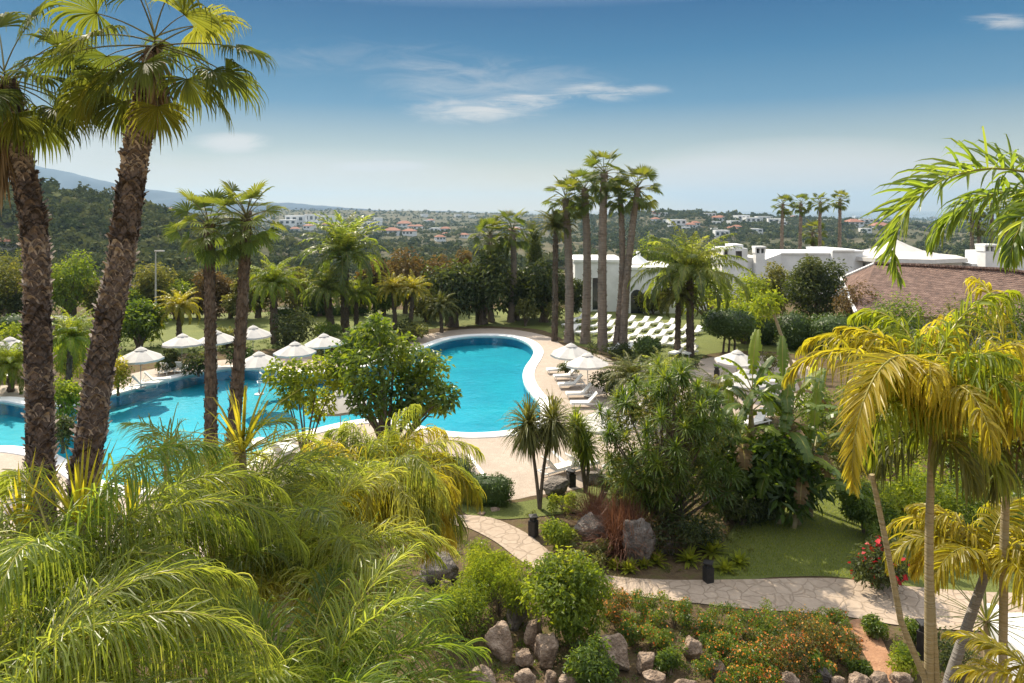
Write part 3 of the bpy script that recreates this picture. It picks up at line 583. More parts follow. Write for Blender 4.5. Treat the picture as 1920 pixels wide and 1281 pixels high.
for x, y, wp, hp, rf in [(296, 408, 34, 9, 'hip'), (318, 402, 22, 8, 'hip'), (285, 400, 18, 7, 'hip'), (340, 412, 20, 8, 'hip')]:
    house('hillside_house', 'reddish tile roofed house on the slope between the tall leaning palm and the twin palms', 620, x, y, wp, hp, rf, rh.uniform(-.4, .4), 'houses on the left hillside', 2, 'cream')
for x, y, wp, hp, rf in [(360, 508, 44, 16, 'hip'), (432, 500, 34, 14, 'hip'), (8, 466, 30, 14, 'hip')]:
    house('valley_villa', {360: 'low tiled villa behind the yellow green trees by the lamp post', 432: 'pale roofed villa showing between the twin palm trunks', 8: 'tile roofed house at the far left below the wooded hill'}[x], 230, x, y, wp, hp, rf, rh.uniform(-.4, .4), None, 2, 'cream')
for x, y, wp, hp, rf in [(1268, 424, 30, 12, 'flat'), (1352, 448, 26, 16, 'flat'), (1252, 420, 16, 8, 'flat'), (1295, 430, 18, 9, 'hip'), (1330, 408, 20, 8, 'flat'), (1390, 414, 24, 10, 'flat'), (1408, 420, 28, 12, 'flat'), (1430, 416, 24, 10, 'flat'), (1455, 420, 30, 10, 'flat'), (1375, 424, 20, 10, 'flat'), (1345, 416, 18, 8, 'hip'), (1600, 424, 28, 8, 'hip'), (1620, 418, 26, 7, 'flat'), (1545, 420, 22, 8, 'flat'), (1650, 432, 30, 9, 'hip'), (1245, 405, 14, 6, 'flat')]:
    house('hillside_house', 'small pale %s house on the far right hillside' % ('flat roofed' if rf == 'flat' else 'tile roofed'), 1150 if y < 440 else 420, x, y, wp, hp, rf, rh.uniform(-.4, .4), 'small pale %s houses on the right hillside' % ('flat roofed' if rf == 'flat' else 'tile roofed'), 3)

for i in range(46):
    x, y = (rh.uniform(490, 1010), rh.uniform(404, 446)) if i < 24 else (rh.uniform(1215, 1700), rh.uniform(402, 440)); rf = 'hip' if rh.uniform() < .45 else 'flat'; k_ = (y-395)/40; lf = i < 24
    house('distant_house' if lf else 'hillside_house', ('white %s house among the valley trees beyond the pool palms' if lf else 'small pale %s house on the far right hillside') % ('flat roofed' if rf == 'flat' else 'tile roofed'), 1200, x, y, 9+10*k_*rh.uniform(.7, 1.3), 4+4*k_, rf, rh.uniform(-.5, .5), ('white %s houses in the middle valley' if lf else 'small pale %s houses on the right hillside') % ('flat roofed' if rf == 'flat' else 'tile roofed'), 2 if k_ > .6 else 0)
# ------------------------------------------------------------------ buildings by the garden
def windows(t, spots, y, Y, name='window', frame='plaster'):
    for x, z, ww, hh in spots:
        f = MB()
        for a, b, c, d in ((x-ww/2-.08, x-ww/2, z, z+hh), (x+ww/2, x+ww/2+.08, z, z+hh), (x-ww/2-.08, x+ww/2+.08, z+hh, z+hh+.1), (x-ww/2-.08, x+ww/2+.08, z-.1, z)): f.box(a, b, y-.07, y-.003, c, d)
        fo = f.build(name, M[frame], t); gl = MB(); gl.box(x-ww/2, x+ww/2, y-.035, y-.004, z, z+hh)
        gl.box(x-.03, x+.03, y-.06, y-.036, z, z+hh); gl.build('pane', M['glass'], fo)
# white pool house behind the palm group
Yb = 86; k = Yb/F
t = thing('pool_house', 'white flat roofed pool house with small pyramid roof behind the tall palm group', 'building', (0, Yb, 0))
X = lambda px: (px-960)*k
Zp = lambda py: HC-(py-Y0)*k
a = MB(); a.box(X(1078), X(1172), 0, 9, -.5, Zp(492)); a.box(X(1172)+.003, X(1262), -1.5, 8, -.5, Zp(504)); a.box(X(1262)+.003, X(1330), 1, 8, -.5, Zp(512)); a.build('wall', M['plaster'], t)
b = MB(); b.box(X(1078)-.18, X(1172)+.0, -.18, 9.1, Zp(492)+.003, Zp(487)); b.box(X(1172)+.006, X(1262)+.15, -1.7, 8.1, Zp(504)+.003, Zp(499)); b.box(X(1262)+.16, X(1330)+.15, .8, 8.1, Zp(512)+.003, Zp(507)); b.build('cornice', M['white'], t)
b = MB(); x0, x1, z0, z1 = X(1185), X(1228), Zp(498), Zp(480); xm = (x0+x1)/2; y0, y1 = 2., 2.+(x1-x0)
b.add([(x0, y0, z0), (x1, y0, z0), (x1, y1, z0), (x0, y1, z0), (xm, (y0+y1)/2, z1)], [(0, 1, 4), (1, 2, 4), (2, 3, 4), (3, 0, 4)]); b.box(xm-.25, xm+.25, (y0+y1)/2-.25, (y0+y1)/2+.25, z1-.3, z1+.35); b.build('pyramid_roof', M['white'], t)
windows(t, [(X(1122), .25, 1.5, 4.0), (X(1096), 2.2, .8, 1.6)], 0, Yb); windows(t, [(X(1238), .6, 1.2, 2.2)], -1.5, Yb)
d_ = MB(); x = X(1190); th = np.linspace(0, PI, 9); pr = [(x-.75, .02), (x+.75, .02)]+[(x+.75*math.cos(q), 2.2+.75*math.sin(q)) for q in th]
V = [(p[0], -1.56, p[1]) for p in pr]+[(p[0], -1.503, p[1]) for p in pr]; n = len(pr)
d_.add([*V, (x, -1.56, 1.4)], [[i, (i+1) % n, 2*n] for i in range(n)]); d_.add(V, [[i, (i+1) % n, n+(i+1) % n, n+i] for i in range(n)]); d_.build('door', M['glass'], t)
# white villas on the right
Yv = 98; k = Yv/F
def chimney(t, px, top, bot, wpx, y, holes, Yc):
    kk = Yc/F; x = (px-960)*kk; w2 = wpx*kk/2; zt = HC-(top-Y0)*kk; zb = HC-(bot-Y0)*kk
    c = MB(); c.box(x-w2, x+w2, y, y+2*w2, zb, zt-1.0); c.box(x-w2-.12, x+w2+.12, y-.12, y+2*w2+.12, zt-.28, zt)
    for i in range(holes+1): xx = x-w2+2*w2*i/holes; c.box(xx-.1, xx+.1, y+.0, y+2*w2, zt-.997, zt-.283)
    o = c.build('chimney', M['plaster'], t); h = MB(); h.box(x-w2+.2, x+w2-.2, y+.5, y+2*w2-.2, zt-.99, zt-.29); h.build('flue', M['black'], o)
t = thing('white_villa', 'white flat roofed villa with pierced chimney behind the queen palm', 'building', (0, Yv, 0)); X = lambda px: (px-960)*k; Zp = lambda py: HC-(py-Y0)*k
a = MB(); a.box(X(1356), X(1402), 0, 6, -1, Zp(466)); a.box(X(1376), X(1396), .5, 4, Zp(466)+.003, Zp(459)); a.box(X(1402)+.003, X(1436), 1.2, 7, -1, Zp(484)); a.box(X(1436)+.003, X(1468), .6, 7, -1, Zp(488))
a.add([(X(1436), .6, Zp(488)), (X(1468), .6, Zp(488)), (X(1468), .6, Zp(476)), (X(1436), 7, Zp(488)), (X(1468), 7, Zp(488)), (X(1468), 7, Zp(476))], [(0, 1, 2), (3, 5, 4)]); a.add([(X(1436), .6, Zp(488)), (X(1468), .6, Zp(476)), (X(1468), 7, Zp(476)), (X(1436), 7, Zp(488))], [(0, 1, 2, 3)]); a.build('wall', M['plaster'], t)
chimney(t, 1425, 462, 600, 17, -.2, 2, Yv); windows(t, [(X(1361), Zp(488), .5, 1.5), (X(1385), Zp(484), .9, 1.0)], 0, Yv)
t = thing('white_villa', 'long white villa with parapet behind the dark conifer', 'building', (0, Yv+1, 0))
a = MB(); a.box(X(1470), X(1562), 0, 8, -1, Zp(478)); a.box(X(1562)+.003, X(1602), -.8, 8, -1, Zp(472)); a.box(X(1602)+.003, X(1628), .5, 8, -1, Zp(474)); a.build('wall', M['plaster'], t)
b = MB(); b.box(X(1470)-.1, X(1562), -.15, 8.1, Zp(478)+.003, Zp(475)); b.box(X(1562)+.003, X(1602)+.1, -.95, 8.1, Zp(472)+.003, Zp(469)); b.box(X(1602)+.106, X(1628)+.1, .35, 8.1, Zp(474)+.003, Zp(471)); b.build('parapet', M['white'], t)
windows(t, [(X(1606), Zp(489), .5, .9), (X(1520), Zp(510), 1.2, 1.4)], .5 if False else -.8, Yv) if False else None
t = thing('tent_pavilion', 'white tent roofed pavilion with a swept peak behind the terracotta roof', 'building', (X(1716), Yv+5, 0))
w2 = X(1838)-X(1716); prof = [(w2, Zp(490)), (w2*.98, Zp(483)), (w2*.7, Zp(480)), (w2*.42, Zp(473)), (w2*.2, Zp(463)), (.12, Zp(452)), (.03, Zp(450))]
a = MB(); a.lathe(prof, 8); b = MB(); a.build('canopy', M['canvas'], t); b.box(-w2*.68, w2*.68, -w2*.6, w2*.6, -1, Zp(486)+.3); b.build('wall', M['plaster'], t)
t = thing('white_villa', 'white villa with three holed chimney at the right edge beyond the terracotta roof', 'building', (0, Yv-3, 0)); k = (Yv-3)/F
a = MB(); a.box(X(1872), X(1893), 0, 7, -1, Zp(474)); a.box(X(1893)+.003, X(1990), .8, 7, -1, Zp(470)); a.box(X(1835), X(1872)-.003, 1.4, 7, -1, Zp(496)); a.build('wall', M['plaster'], t); chimney(t, 1857, 458, 580, 26, -.4, 3, Yv-3)
b = MB(); b.box(X(1893)+.003, X(1990)+.1, .65, 7.1, Zp(470)+.003, Zp(467)); b.build('parapet', M['white'], t)
# terracotta roofed house
t = thing('tiled_house', 'low house with a wide weathered terracotta hip roof behind the golden palm', 'house', (0, 0, 0))
BL, FL, FR, BR = D(1577, 523, 80), D(1605, 588, 60), (66, 50, 3.4), (78, 76, 4.6); R1, R2 = D(1640, 496, 72), D(1888, 508, 66)
def grid_quad(mb, a, b, c, d, n=24, mth=12):
    a, b, c, d = map(np.array, (a, b, c, d)); s, q = np.meshgrid(np.linspace(0, 1, n+1), np.linspace(0, 1, mth+1)); P = (a*(1-s)[..., None]+b*s[..., None])*(1-q)[..., None]+(d*(1-s)[..., None]+c*s[..., None])*q[..., None]
    P[..., 2] += .05*np.sin(q*mth*6.28)+R.normal(0, .012, s.shape); i, j = np.meshgrid(np.arange(mth), np.arange(n), indexing='ij'); mb.add(P, np.stack([i*(n+1)+j, i*(n+1)+j+1, (i+1)*(n+1)+j+1, (i+1)*(n+1)+j], -1).reshape(-1, 4))
b = MB(); grid_quad(b, FL, FR, R2, R1, 60, 30); b.add([R2, FR, BR], [(0, 1, 2)]); b.add([R1, R2, BR, BL], [(0, 1, 2, 3)]); b.add([BL, FL, R1], [(0, 1, 2)]); b.build('roof', M['terracotta'], t)
b = MB()
for p, q in ((BL, R1), (BL, FL)): b.tube([np.array(p)+[0, 0, .1], np.array(q)+[0, 0, .1]], .16, 6)
b.build('verge', M['white'], t); b = MB(); b.tube([np.array(R1)+[0, 0, .12], np.array(R2)+[0, 0, .12]], .2, 6); b.tube([np.array(R2)+[0, 0, .12], np.array(FR)+[0, 0, .12]], .2, 6); b.build('ridge_tiles', M['terracotta'], t)
a = MB(); fl, fr, br, bl = (np.array(q) for q in (FL, FR, BR, BL)); c = (fl+fr+br+bl)/4; V = []
for q in (fl, fr, br, bl): e = c+(q-c)*.93; V += [(e[0], e[1], -.5), (e[0], e[1], q[2]+.1)]
a.add(V, [(0, 2, 3, 1), (2, 4, 5, 3), (4, 6, 7, 5), (6, 0, 1, 7)]); a.build('wall', M['cream'], t)
# lamp post on the lane
t = thing('lamp_post', 'tall slim pale lamp post standing before the round yellow green tree', 'lamp post', G(292, 622)); hh = 150*G(292, 622)[1]/F
a = MB(); a.tube([(0, 0, 0), (0, 0, 1), (0, 0, hh)], [.16, .12, .07], 8); a.build('pole', M['metal'], t, True); a = MB(); a.box(-.1, .9, -.12, .12, hh, hh+.14); a.build('lamp_head', M['metal'], t)
# white garden wall bottom right
t = thing('garden_wall', 'white rendered wall with flat coping in the lower right corner', 'wall', G(1845, 1225)); 
a = MB(); a.box(0, 4.0, -4, .0, -.3, 1.0); a.box(.25, .6, -4.0, .35, 1.003, 1.25); a.build('wall_body', M['plaster'], t); a = MB(); a.box(.75, 4.1, -4, .1, 1.003, 1.12); a.build('coping', M['white'], t)

# ------------------------------------------------------------------ parasols and loungers
def make_parasol(label):
    t = thing('parasol', label, 'parasol', (0, 0, 0), 0, 'parasols around the pool')
    n = 8; Rc, zr, zt = 1.5, 2.22, 2.9; a = MB(); th = np.linspace(0, 2*PI, n, endpoint=False)+.2; rows = []
    for q in np.linspace(0, 1, 6):
        rr = Rc*q+.06; z = zt-(zt-zr)*(q**1.12); rr2 = np.repeat(rr, 2*n).astype(float); zz = np.full(2*n, z); t2 = np.linspace(0, 2*PI, 2*n, endpoint=False)+.2
        rr2[1::2] *= math.cos(PI/n)*.985; zz[1::2] -= .05*q; rows.append(np.stack([rr2*np.cos(t2), rr2*np.sin(t2), zz], -1))
    rows.append(rows[-1]+np.array([0, 0, -.14])); V = np.array(rows); b = 2*n; i, j = np.meshgrid(np.arange(6), np.arange(b), indexing='ij'); j2 = (j+1) % b
    a.add(V, np.stack([i*b+j, i*b+j2, (i+1)*b+j2, (i+1)*b+j], -1).reshape(-1, 4)); cn = a.build('canopy', M['canvas'], t)
    v = MB(); v.lathe([(.42, zt-.10), (.25, zt+.02), (.03, zt+.12), (.01, zt+.2)], 16); v.build('vent', M['canvas'], cn)
    p = MB(); p.tube([(0, 0, .1), (0, 0, zt)], .028, 8); p.build('pole', M['metal'], t, True)
    bs = MB(); bs.lathe([(0, 0), (.32, 0), (.32, .07), (.06, .11), (.05, .35), (0, .35)], 16); bs.build('base', M['metal'], t)
    for q in th: r_ = MB(); r_.tube([(.03*math.cos(q), .03*math.sin(q), zt-.06), (1.46*math.cos(q), 1.46*math.sin(q), zr-.02)], .012, 4); r_.build('rib', M['metal'], t)
    return t
PL = [(264, 729, 'grey white parasol by the golden columnar shrub, leftmost clear of the leaning trunks'), (340, 697, 'white parasol above two upright loungers, just left of the dark twin trunks'), (407, 688, 'white parasol half hidden behind the left one of the slim twin trunks'), (474, 676, 'bright white parasol far out on the lawn just right of the twin trunks'), (486, 740, 'large grey white parasol at the pool edge right of the twin trunks'), (553, 716, 'grey white parasol in front of the black green shrub'), (610, 696, 'grey white parasol half hidden by the round pool tree crown'), (16, 704, 'white parasol at the left edge of the scene behind the leaning palm trunk'),
      (1070, 719, 'white parasol beside the curved pool rim, the farther of the pair by the white loungers'), (1103, 744, 'white parasol over the row of loungers, nearer of the pair beside the curved pool rim'), (1140, 876, 'large white parasol in front of the bushy dragon tree, nearest on the pool deck'), (1380, 736, 'shaded grey parasol beside the lawn with topiary, on the sandy patio'), (640, 832, 'white parasol on the near pool edge behind the round leafy tree'), (1218, 770, 'white parasol mostly hidden by the rosette plants right of the pool deck'), (1398, 782, 'white parasol mostly hidden behind the banana leaves')]
proto = None
for i, (px, py, lb) in enumerate(PL):
    if proto is None: proto = make_parasol(lb); o = proto
    else: o = dup(proto, (0, 0, 0), 0, lb)
    o.location = G(px, py, .012); o.rotation_euler = (R.normal(0, .025), R.normal(0, .025), R.uniform(0, .8))
def make_lounger(label, group, back=50):
    t = thing('sun_lounger', label, 'sun lounger', (0, 0, 0), 0, group); f = MB()
    for s in (-.31, .31): f.box(s-.025, s+.025, -1.0, .95, .27, .33)
    for y in (-1.0, -.4, .2, .9): f.box(-.284, .284, y, y+.05, .275, .325)
    f.build('frame', M['white'], t)
    for x in (-.31, .31):
        for y in (-.85, .75): l = MB(); l.tube([(x, y, 0), (x, y, .27)], .024, 6); l.build('leg', M['white'], t)
    c = MB(); c.box(-.3, .3, -.98, .22, .333, .40); c.build('seat', M['pillow'], t)
    a = math.radians(back); B = MB(); d = np.array([0, math.cos(a), math.sin(a)]); nn = np.array([0, -math.sin(a), math.cos(a)]); o = np.array([0, .24, .36]); V = []
    for kz in (0, .07):
        for l in (0, .8):
            for x in (-.3, .3): V.append(o+d*l+nn*kz+np.array([x, 0, 0]))
    B.add(V, [(0, 1, 3, 2), (4, 6, 7, 5), (0, 4, 5, 1), (2, 3, 7, 6), (0, 2, 6, 4), (1, 5, 7, 3)]); B.build('backrest', M['pillow'], t)
    s = MB(); s.tube([o+d*.55+[-.2, 0, 0], (-.2, .85, .33)], .015, 5); s.tube([o+d*.55+[.2, 0, 0], (.2, .85, .33)], .015, 5); s.build('back_stay', M['white'], t); return t
lp = make_lounger('white reclining lounger in the rows on the lawn before the pool house', 'white loungers in rows on the lawn', 30)
first = True
for r_, yy in enumerate((606, 619, 632, 646, 661)):
    for c_ in range(11):
        x = 1062+c_*24+r_*4+R.normal(0, 2); y = yy+.055*(x-1180)+R.normal(0, .8)
        if x > 1310 or x < 1064 or (r_ == 4 and x < 1150) or (r_ == 0 and x > 1270) or (r_ > 2 and x < 1120) or (1178 < x < 1250 and r_ == 4): continue
        o = lp if first else dup(lp, (0, 0, 0)); first = False; o.location = G(x, y, .02); o.rotation_euler = (0, 0, math.radians(-42)+R.normal(0, .07))
DL = [(1048, 700, 80, 'white lounger under the farther parasol of the pair by the pool rim, back raised'), (1062, 712, 80, 'second white lounger from the far end of the deck row by the curved rim'), (1072, 728, 84, 'third white lounger of the deck row, under the nearer parasol of the pair'), (1088, 746, 86, 'fourth white lounger along the curved pool rim, its back to the plants'), (1098, 764, 88, 'white lounger between the nearer parasol and the big white parasol'),
      (318, 700, 170, 'grey lounger, back raised, left of two under the parasol by the twin trunks'), (346, 698, 170, 'white lounger, back raised, right of two under the parasol by the twin trunks'), (292, 720, 115, 'flat white lounger behind the golden columnar shrub'), (270, 728, 115, 'grey lounger at the pool edge next to the golden columnar shrub'), (508, 722, 115, 'white lounger beneath the large parasol at the pool edge'), (535, 716, 115, 'white lounger in front of the black green shrub'), (1044, 890, 125, 'pale lounger seen from behind, the nearer of two by the slender dracaenas'), (1088, 884, 125, 'pale lounger seen from behind next to the dark bollard among rocks'),
      (470, 845, 160, 'white lounger glimpsed through the fronds on the near pool edge'), (530, 860, 160, 'white lounger on the near deck behind the yellow arching fronds'), (40, 948, 150, 'white lounger on the near deck at the left edge'), (585, 850, 160, 'white lounger on the near deck below the small leafy tree'), (1190, 776, 88, 'white lounger behind the bushy dragon tree'), (1250, 764, 60, 'white lounger showing through the rosette leaves'), (1418, 800, 60, 'white lounger among the banana leaves')]
p2 = None
for x, y, rz, lb in DL:
    if p2 is None: p2 = make_lounger(lb, 'loungers on the pool deck', 48); o = p2
    else: o = dup(p2, (0, 0, 0), 0, lb)
    o.location = G(x, y, .013); o.rotation_euler = (0, 0, math.radians(-rz if rz < 100 else rz))
# bollards, posts
def bollard(label, px, py, h=.85, w=.3):
    t = thing('bollard_lamp', label, 'bollard', G(px, py), R.uniform(0, 1), 'dark bollard lamps in the garden'); a = MB(); a.box(-w/2, w/2, -w/2, w/2, 0, h*.72); a.box(-w*.36, w*.36, -w*.36, w*.36, h*.72+.002, h*.9); a.build('post', M['black'], t)
    c = MB(); c.lathe([(0, h*.9+.002), (w*.78, h*.9+.002), (w*.78, h*.95), (0, h)], 4); c.build('cap', M['black'], t)
bollard('dark square bollard lamp at the bend of the path beside the slender dracaenas', 1000, 1005); bollard('dark bollard lamp among rocks by the two pale loungers', 1071, 912, .8, .34); bollard('dark bollard lamp on the path edge below the banana clump', 1328, 1092, .75, .28); bollard('dark bollard lamp behind the hanging lower palm frond', 1735, 1235, 1.1, .34); bollard('dark bollard lamp beside the shaded grey parasol', 1344, 712, 1.0, .32)
t = thing('white_post', 'square white post on the patio right of the banana leaves', 'post', G(1447, 742)); a = MB(); a.box(-.25, .25, -.25, .25, 0, 1.0); a.build('post_body', M['white'], t); a = MB(); a.box(-.3, .3, -.3, .3, 1.003, 1.08); a.build('cap', M['white'], t)

# ------------------------------------------------------------------ rocks
def rock(label, px, base, top, w, mat='rock', seed=0, depth=.8, tilt=0, zb=0., group=None, Y=None):
    rg = np.random.default_rng(100+seed); bm = bmesh.new(); bmesh.ops.create_icosphere(bm, subdivisions=5, radius=1); P = np.array([v.co[:] for v in bm.verts]); Fc = np.array([[v.index for v in f.verts] for f in bm.faces]); bm.free()
    for _ in range(14):
        q = nrm(rg.normal(0, 1, 3)); h = rg.uniform(.55, .9); d = P@q-h; P = P-np.where(d > 0, d*.93, 0)[:, None]*q
    off = rg.uniform(0, 50, 3); nz = np.array([noise.fractal(Vector(p*1.6+off), 1.0, 2.1, 6) for p in P]); P = P*(1+.16*nz[:, None])
    g = G(px, base, zb); k = g[1]/F; W, H = w*k/2, (base-top)*k; z = P[:, 2]; z = (z-z.min())/(z.max()-z.min()); P = np.stack([P[:, 0]*W/np.abs(P[:, 0]).max(), P[:, 1]*W*depth, z*H*1.12-.12*H], -1); P[:, 0] += tilt*P[:, 2]
    m = MB(); m.add(P, Fc); o = m.build('rock', M[mat], None, True, g); return tag(o, label, 'rock', group)
for i, a in enumerate([('grey flat topped boulder behind the red bronze grass', 1110, 1022, 958, 74, 'rockd'), ('large leaning grey boulder with pale veins between red grass and dragon tree', 1192, 1050, 966, 74, 'rockd'), ('pale knobbly rock left of the dark crevice below the green bush', 940, 1232, 1164, 62), ('dark rounded boulder with a light spot, topmost below the green bush', 968, 1172, 1112, 50, 'rockd'), ('round tan boulder at the foot of the green bush', 1028, 1248, 1188, 52), ('pale wedge of rock leaning under the green bush', 1000, 1215, 1160, 36), ('big pinkish rock left of the orange flower bed', 1152, 1252, 1186, 66), ('small pale holed rock beside the pinkish one', 1212, 1262, 1222, 40), ('pale pointed rock at the bottom edge below the knobbly one', 988, 1296, 1250, 50), ('small grey stone between the tan boulder and bottom edge', 985, 1250, 1216, 40), ('round grey stone on the bottom edge under the tan boulder', 1032, 1290, 1258, 26), ('flat grey rock on the bottom edge next to the round stone', 1070, 1296, 1262, 50), ('white veined stone at the corner of the flower bed', 1298, 1232, 1196, 42), ('grey stone just below the white veined stone', 1342, 1268, 1236, 40), ('dark small rock below the orange flowers', 1545, 1278, 1250, 34, 'rockd'), ('smooth round pale cobble, left of the row beside the earth track', 1572, 1292, 1268, 26), ('large smooth grey cobble beside the earth track', 1612, 1298, 1262, 42), ('pinkish angular stone at the foot of the earth track', 1652, 1296, 1260, 40), ('low brown boulder half buried under the golden palm fringe', 820, 1085, 1035, 84, 'rockd'), ('pale stone between feathery shrubs left of the green bush', 834, 1110, 1085, 30), ('dark rock beside the bollard by the two pale loungers', 1042, 928, 898, 56, 'rockd'), ('low dark rock right of the bollard by the two pale loungers', 1112, 906, 884, 50, 'rockd'), ('flat stepping stone in the grass, right of two', 927, 958, 952, 22), ('flat stepping stone in the grass, left of two', 903, 966, 960, 18), ('dark boulder in the shade of the banana stems', 1250, 1036, 1002, 50, 'rockd')]):
    rock(*a, seed=i)
for i, (x, y, w_) in enumerate(((1230, 1290, 50), (1280, 1300, 60), (1480, 1290, 40), (1390, 1290, 44), (905, 1280, 50), (1690, 1290, 40))): rock('brown stone along the bottom edge of the rockery', x, y, y-30, w_, 'rock', 40+i, group='brown stones along the bottom edge')
# ------------------------------------------------------------------ near fan palms on the left
def path_r(pts, n=26):
    P = np.array([p[:3] for p in pts]); r = np.array([p[3] for p in pts]); z = np.linspace(P[0, 2], P[-1, 2], n); o = np.argsort(P[:, 2])
    return np.stack([np.interp(z, P[o, 2], P[o, 0]), np.interp(z, P[o, 2], P[o, 1]), z], -1), np.interp(z, P[o, 2], r[o])
def near_fan(label, Y, spine, crown, fans, n, seed, sk):
    rg = np.random.default_rng(seed); pts = [(*D(x, y, Y), w*Y/F/2*.71) for x, y, w in spine]; b = pts[0]; pts = [(b[0], b[1], -.1, b[3]*1.25)]+pts
    P, r = path_r(pts, 40); t = thing('fan_palm', label, 'palm tree', (P[0][0], P[0][1], 0)); o = np.array([P[0][0], P[0][1], 0]); P = P-o
    m = MB(); m.tube(P, r*.92, 16, .3); boots(m, P, r, .07, 9, .17, .12, rg, .42); m.build('trunk', M['boot'], t)
    c = D(*crown, Y)-o; k = 0
    m = MB(); skirt(m, c+[0, 0, -.55], sk, 1.1, .035, rg, -1.15)
    if sk > 100: skirt(m, c+[-.05, -.1, -1.35], 150, 1.25, .03, rg, -1.35)
    m.build('dead_skirt', M['skirt'], t)
    for i in range(n):
        q = (i+.5)/n; az = i*2.39996+rg.normal(0, .2); el = 1.35-2.05*q**.85+rg.normal(0, .1); m = MB()
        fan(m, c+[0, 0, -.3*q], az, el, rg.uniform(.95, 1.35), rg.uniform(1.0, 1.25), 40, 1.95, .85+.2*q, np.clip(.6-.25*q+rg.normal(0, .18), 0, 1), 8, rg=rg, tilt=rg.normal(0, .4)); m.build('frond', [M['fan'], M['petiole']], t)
    for az, el, pl, rr, dr, tn, tl in fans:
        m = MB(); fan(m, c+[0, 0, -.25], az, el, pl, rr, 38, 1.85, dr, tn, 7, rg=rg, tilt=tl); m.build('frond', [M['fan'], M['petiole']], t)
near_fan('tall fan palm at the left edge with shaggy reddish trunk and pale dead skirt', 14, [(80, 1000, 62), (75, 880, 62), (76, 800, 60), (73, 700, 60), (69, 600, 58), (70, 500, 56), (60, 400, 58), (45, 340, 52), (32, 250, 50), (22, 185, 38), (15, 148, 18)], (8, 130), [(.2, .35, 1.3, 1.0, .95, .3, .3), (-.5, .15, 1.2, 1.0, .95, .45, 0), (.5, -.2, 1.1, .9, .9, .3, .4), (-1.2, -.3, 1.0, .9, .95, .6, 0), (.0, -.35, 1.2, 1.0, .97, .3, .2), (-.7, -.6, 1.1, 1.0, .97, .55, .1), (.1, .8, 1.3, 1.0, .8, .5, 0)], 14, 3, 170)
near_fan('tall fan palm leaning right, with patterned grey brown trunk, second from the left', 13, [(148, 1000, 72), (160, 890, 68), (176, 780, 66), (187, 700, 64), (205, 600, 60), (226, 500, 60), (240, 400, 62), (254, 300, 60), (272, 210, 52), (284, 130, 38), (289, 90, 18)], (290, 62), [(.1, .15, 1.5, 1.0, .95, .4, .25), (-.2, -.25, 1.35, 1.05, .95, .35, .2), (-.5, -.5, 1.2, 1.0, .95, .5, .3), (-1.0, -1.0, 1.35, .85, .75, .95, .1), (3.0, -.25, 1.4, 1.15, .97, .4, -.2), (3.4, -.55, 1.35, 1.15, .97, .6, .2), (2.8, -.75, 1.3, 1.0, .95, .5, 0), (2.7, .1, 1.4, 1.0, .95, .2, 0), (3.9, -.1, 1.4, 1.0, .95, .3, .3), (4.4, -.5, 1.1, 1.0, .95, .3, .3), (.6, .7, 1.1, 1.0, .8, .8, 0)], 13, 7, 60)
# ------------------------------------------------------------------ feather palms close to the camera
def feather_palm(label, name, crown, Y, trunk, fr, n, mat, seed, L=2.2, e=(1.35, .1), bend=(1.3, 2.1), auto=dict(), azr=None, cat='palm tree', canes=(), alt=None):
    rg = np.random.default_rng(seed); c = D(*crown, Y); g0 = np.array([c[0], c[1], 0.]); 
    if trunk: g0 = np.array([*D(trunk[0][0], trunk[0][1], Y)[:2], 0])
    t = thing(name, label, cat, g0); tp = [(*(c-g0), .06)]
    if trunk: tp = [(*(D(x, y, Y)-g0), w*Y/F/2) for x, y, w in trunk]+[(*(c-g0), trunk[-1][2]*Y/F/2*.8)]
    b = tp[0]; tp = [(b[0], b[1], -.1, b[3]*1.15)]+tp; P, r = path_r(tp, 40); m = MB(); m.tube(P, r, 10); m.build('trunk', M['grey_cane' if 'grey cane' in label else 'cane'], t, True)
    for cn in canes:
        q = [(*(D(x, y, Y)-g0), w*Y/F/2) for x, y, w in cn]; b = q[0]; q = [(b[0], b[1], -.1, b[3]*1.2)]+q; P, r = path_r(q, 30); m = MB(); m.tube(P, r, 8); m.build('stem', M['cane'], t, True)
    c = c-g0
    mats = [M[mat], M['rachis']]
    for f in fr:
        kw = dict(auto); kw.update(f); off = kw.pop('off', None); mm = kw.pop('m', None); m = MB(); frond(m, c+(np.array(off)*Y/F if off else 0), rg=rg, **kw); m.build('frond', [M[mm], M['rachis']] if mm else mats, t)
    for i in range(n):
        q = (i+.5)/n; az = i*2.39996+rg.normal(0, .25)
        if azr: az = rg.uniform(*azr)
        kw = dict(L=L*rg.uniform(.8, 1.12), bend=bend[0]+(bend[1]-bend[0])*q+rg.normal(0, .15), tint=np.clip(rg.normal(.56, .2), 0, 1), azb=rg.normal(0, .2)); kw.update(auto)
        m = MB(); frond(m, c, az, e[0]+(e[1]-e[0])*q+rg.normal(0, .1), rg=rg, **kw); m.build('frond', mats if not alt or i % 2 else [M[alt], M['rachis']], t)
    return t
LP = dict(n=115, ll=.78, lw=.0068, hp=.95, jit=.24, lift=.35, ldroop=.95, K=6, rr=.014, a0=60, a1=18)
feather_palm('large green feather palm filling the lower left, its long frond arching right', 'feather_palm', (120, 1150), 6.6, None,
    [dict(az=.15, el=1.12, L=2.9, bend=2.25, tint=.45), dict(az=.5, el=1.2, L=2.7, bend=2.1, tint=.4), dict(az=-.35, el=1.0, L=2.5, bend=2.1, tint=.5), dict(az=3.0, el=1.1, L=2.4, bend=2.0), dict(az=-1.2, el=.8, L=2.0, bend=2.0, tint=.4), dict(az=-.8, el=.9, L=2.3, bend=2.1)], 15, 'feather', 31, 2.5, (1.35, .45), (1.9, 2.3), LP, alt='green')
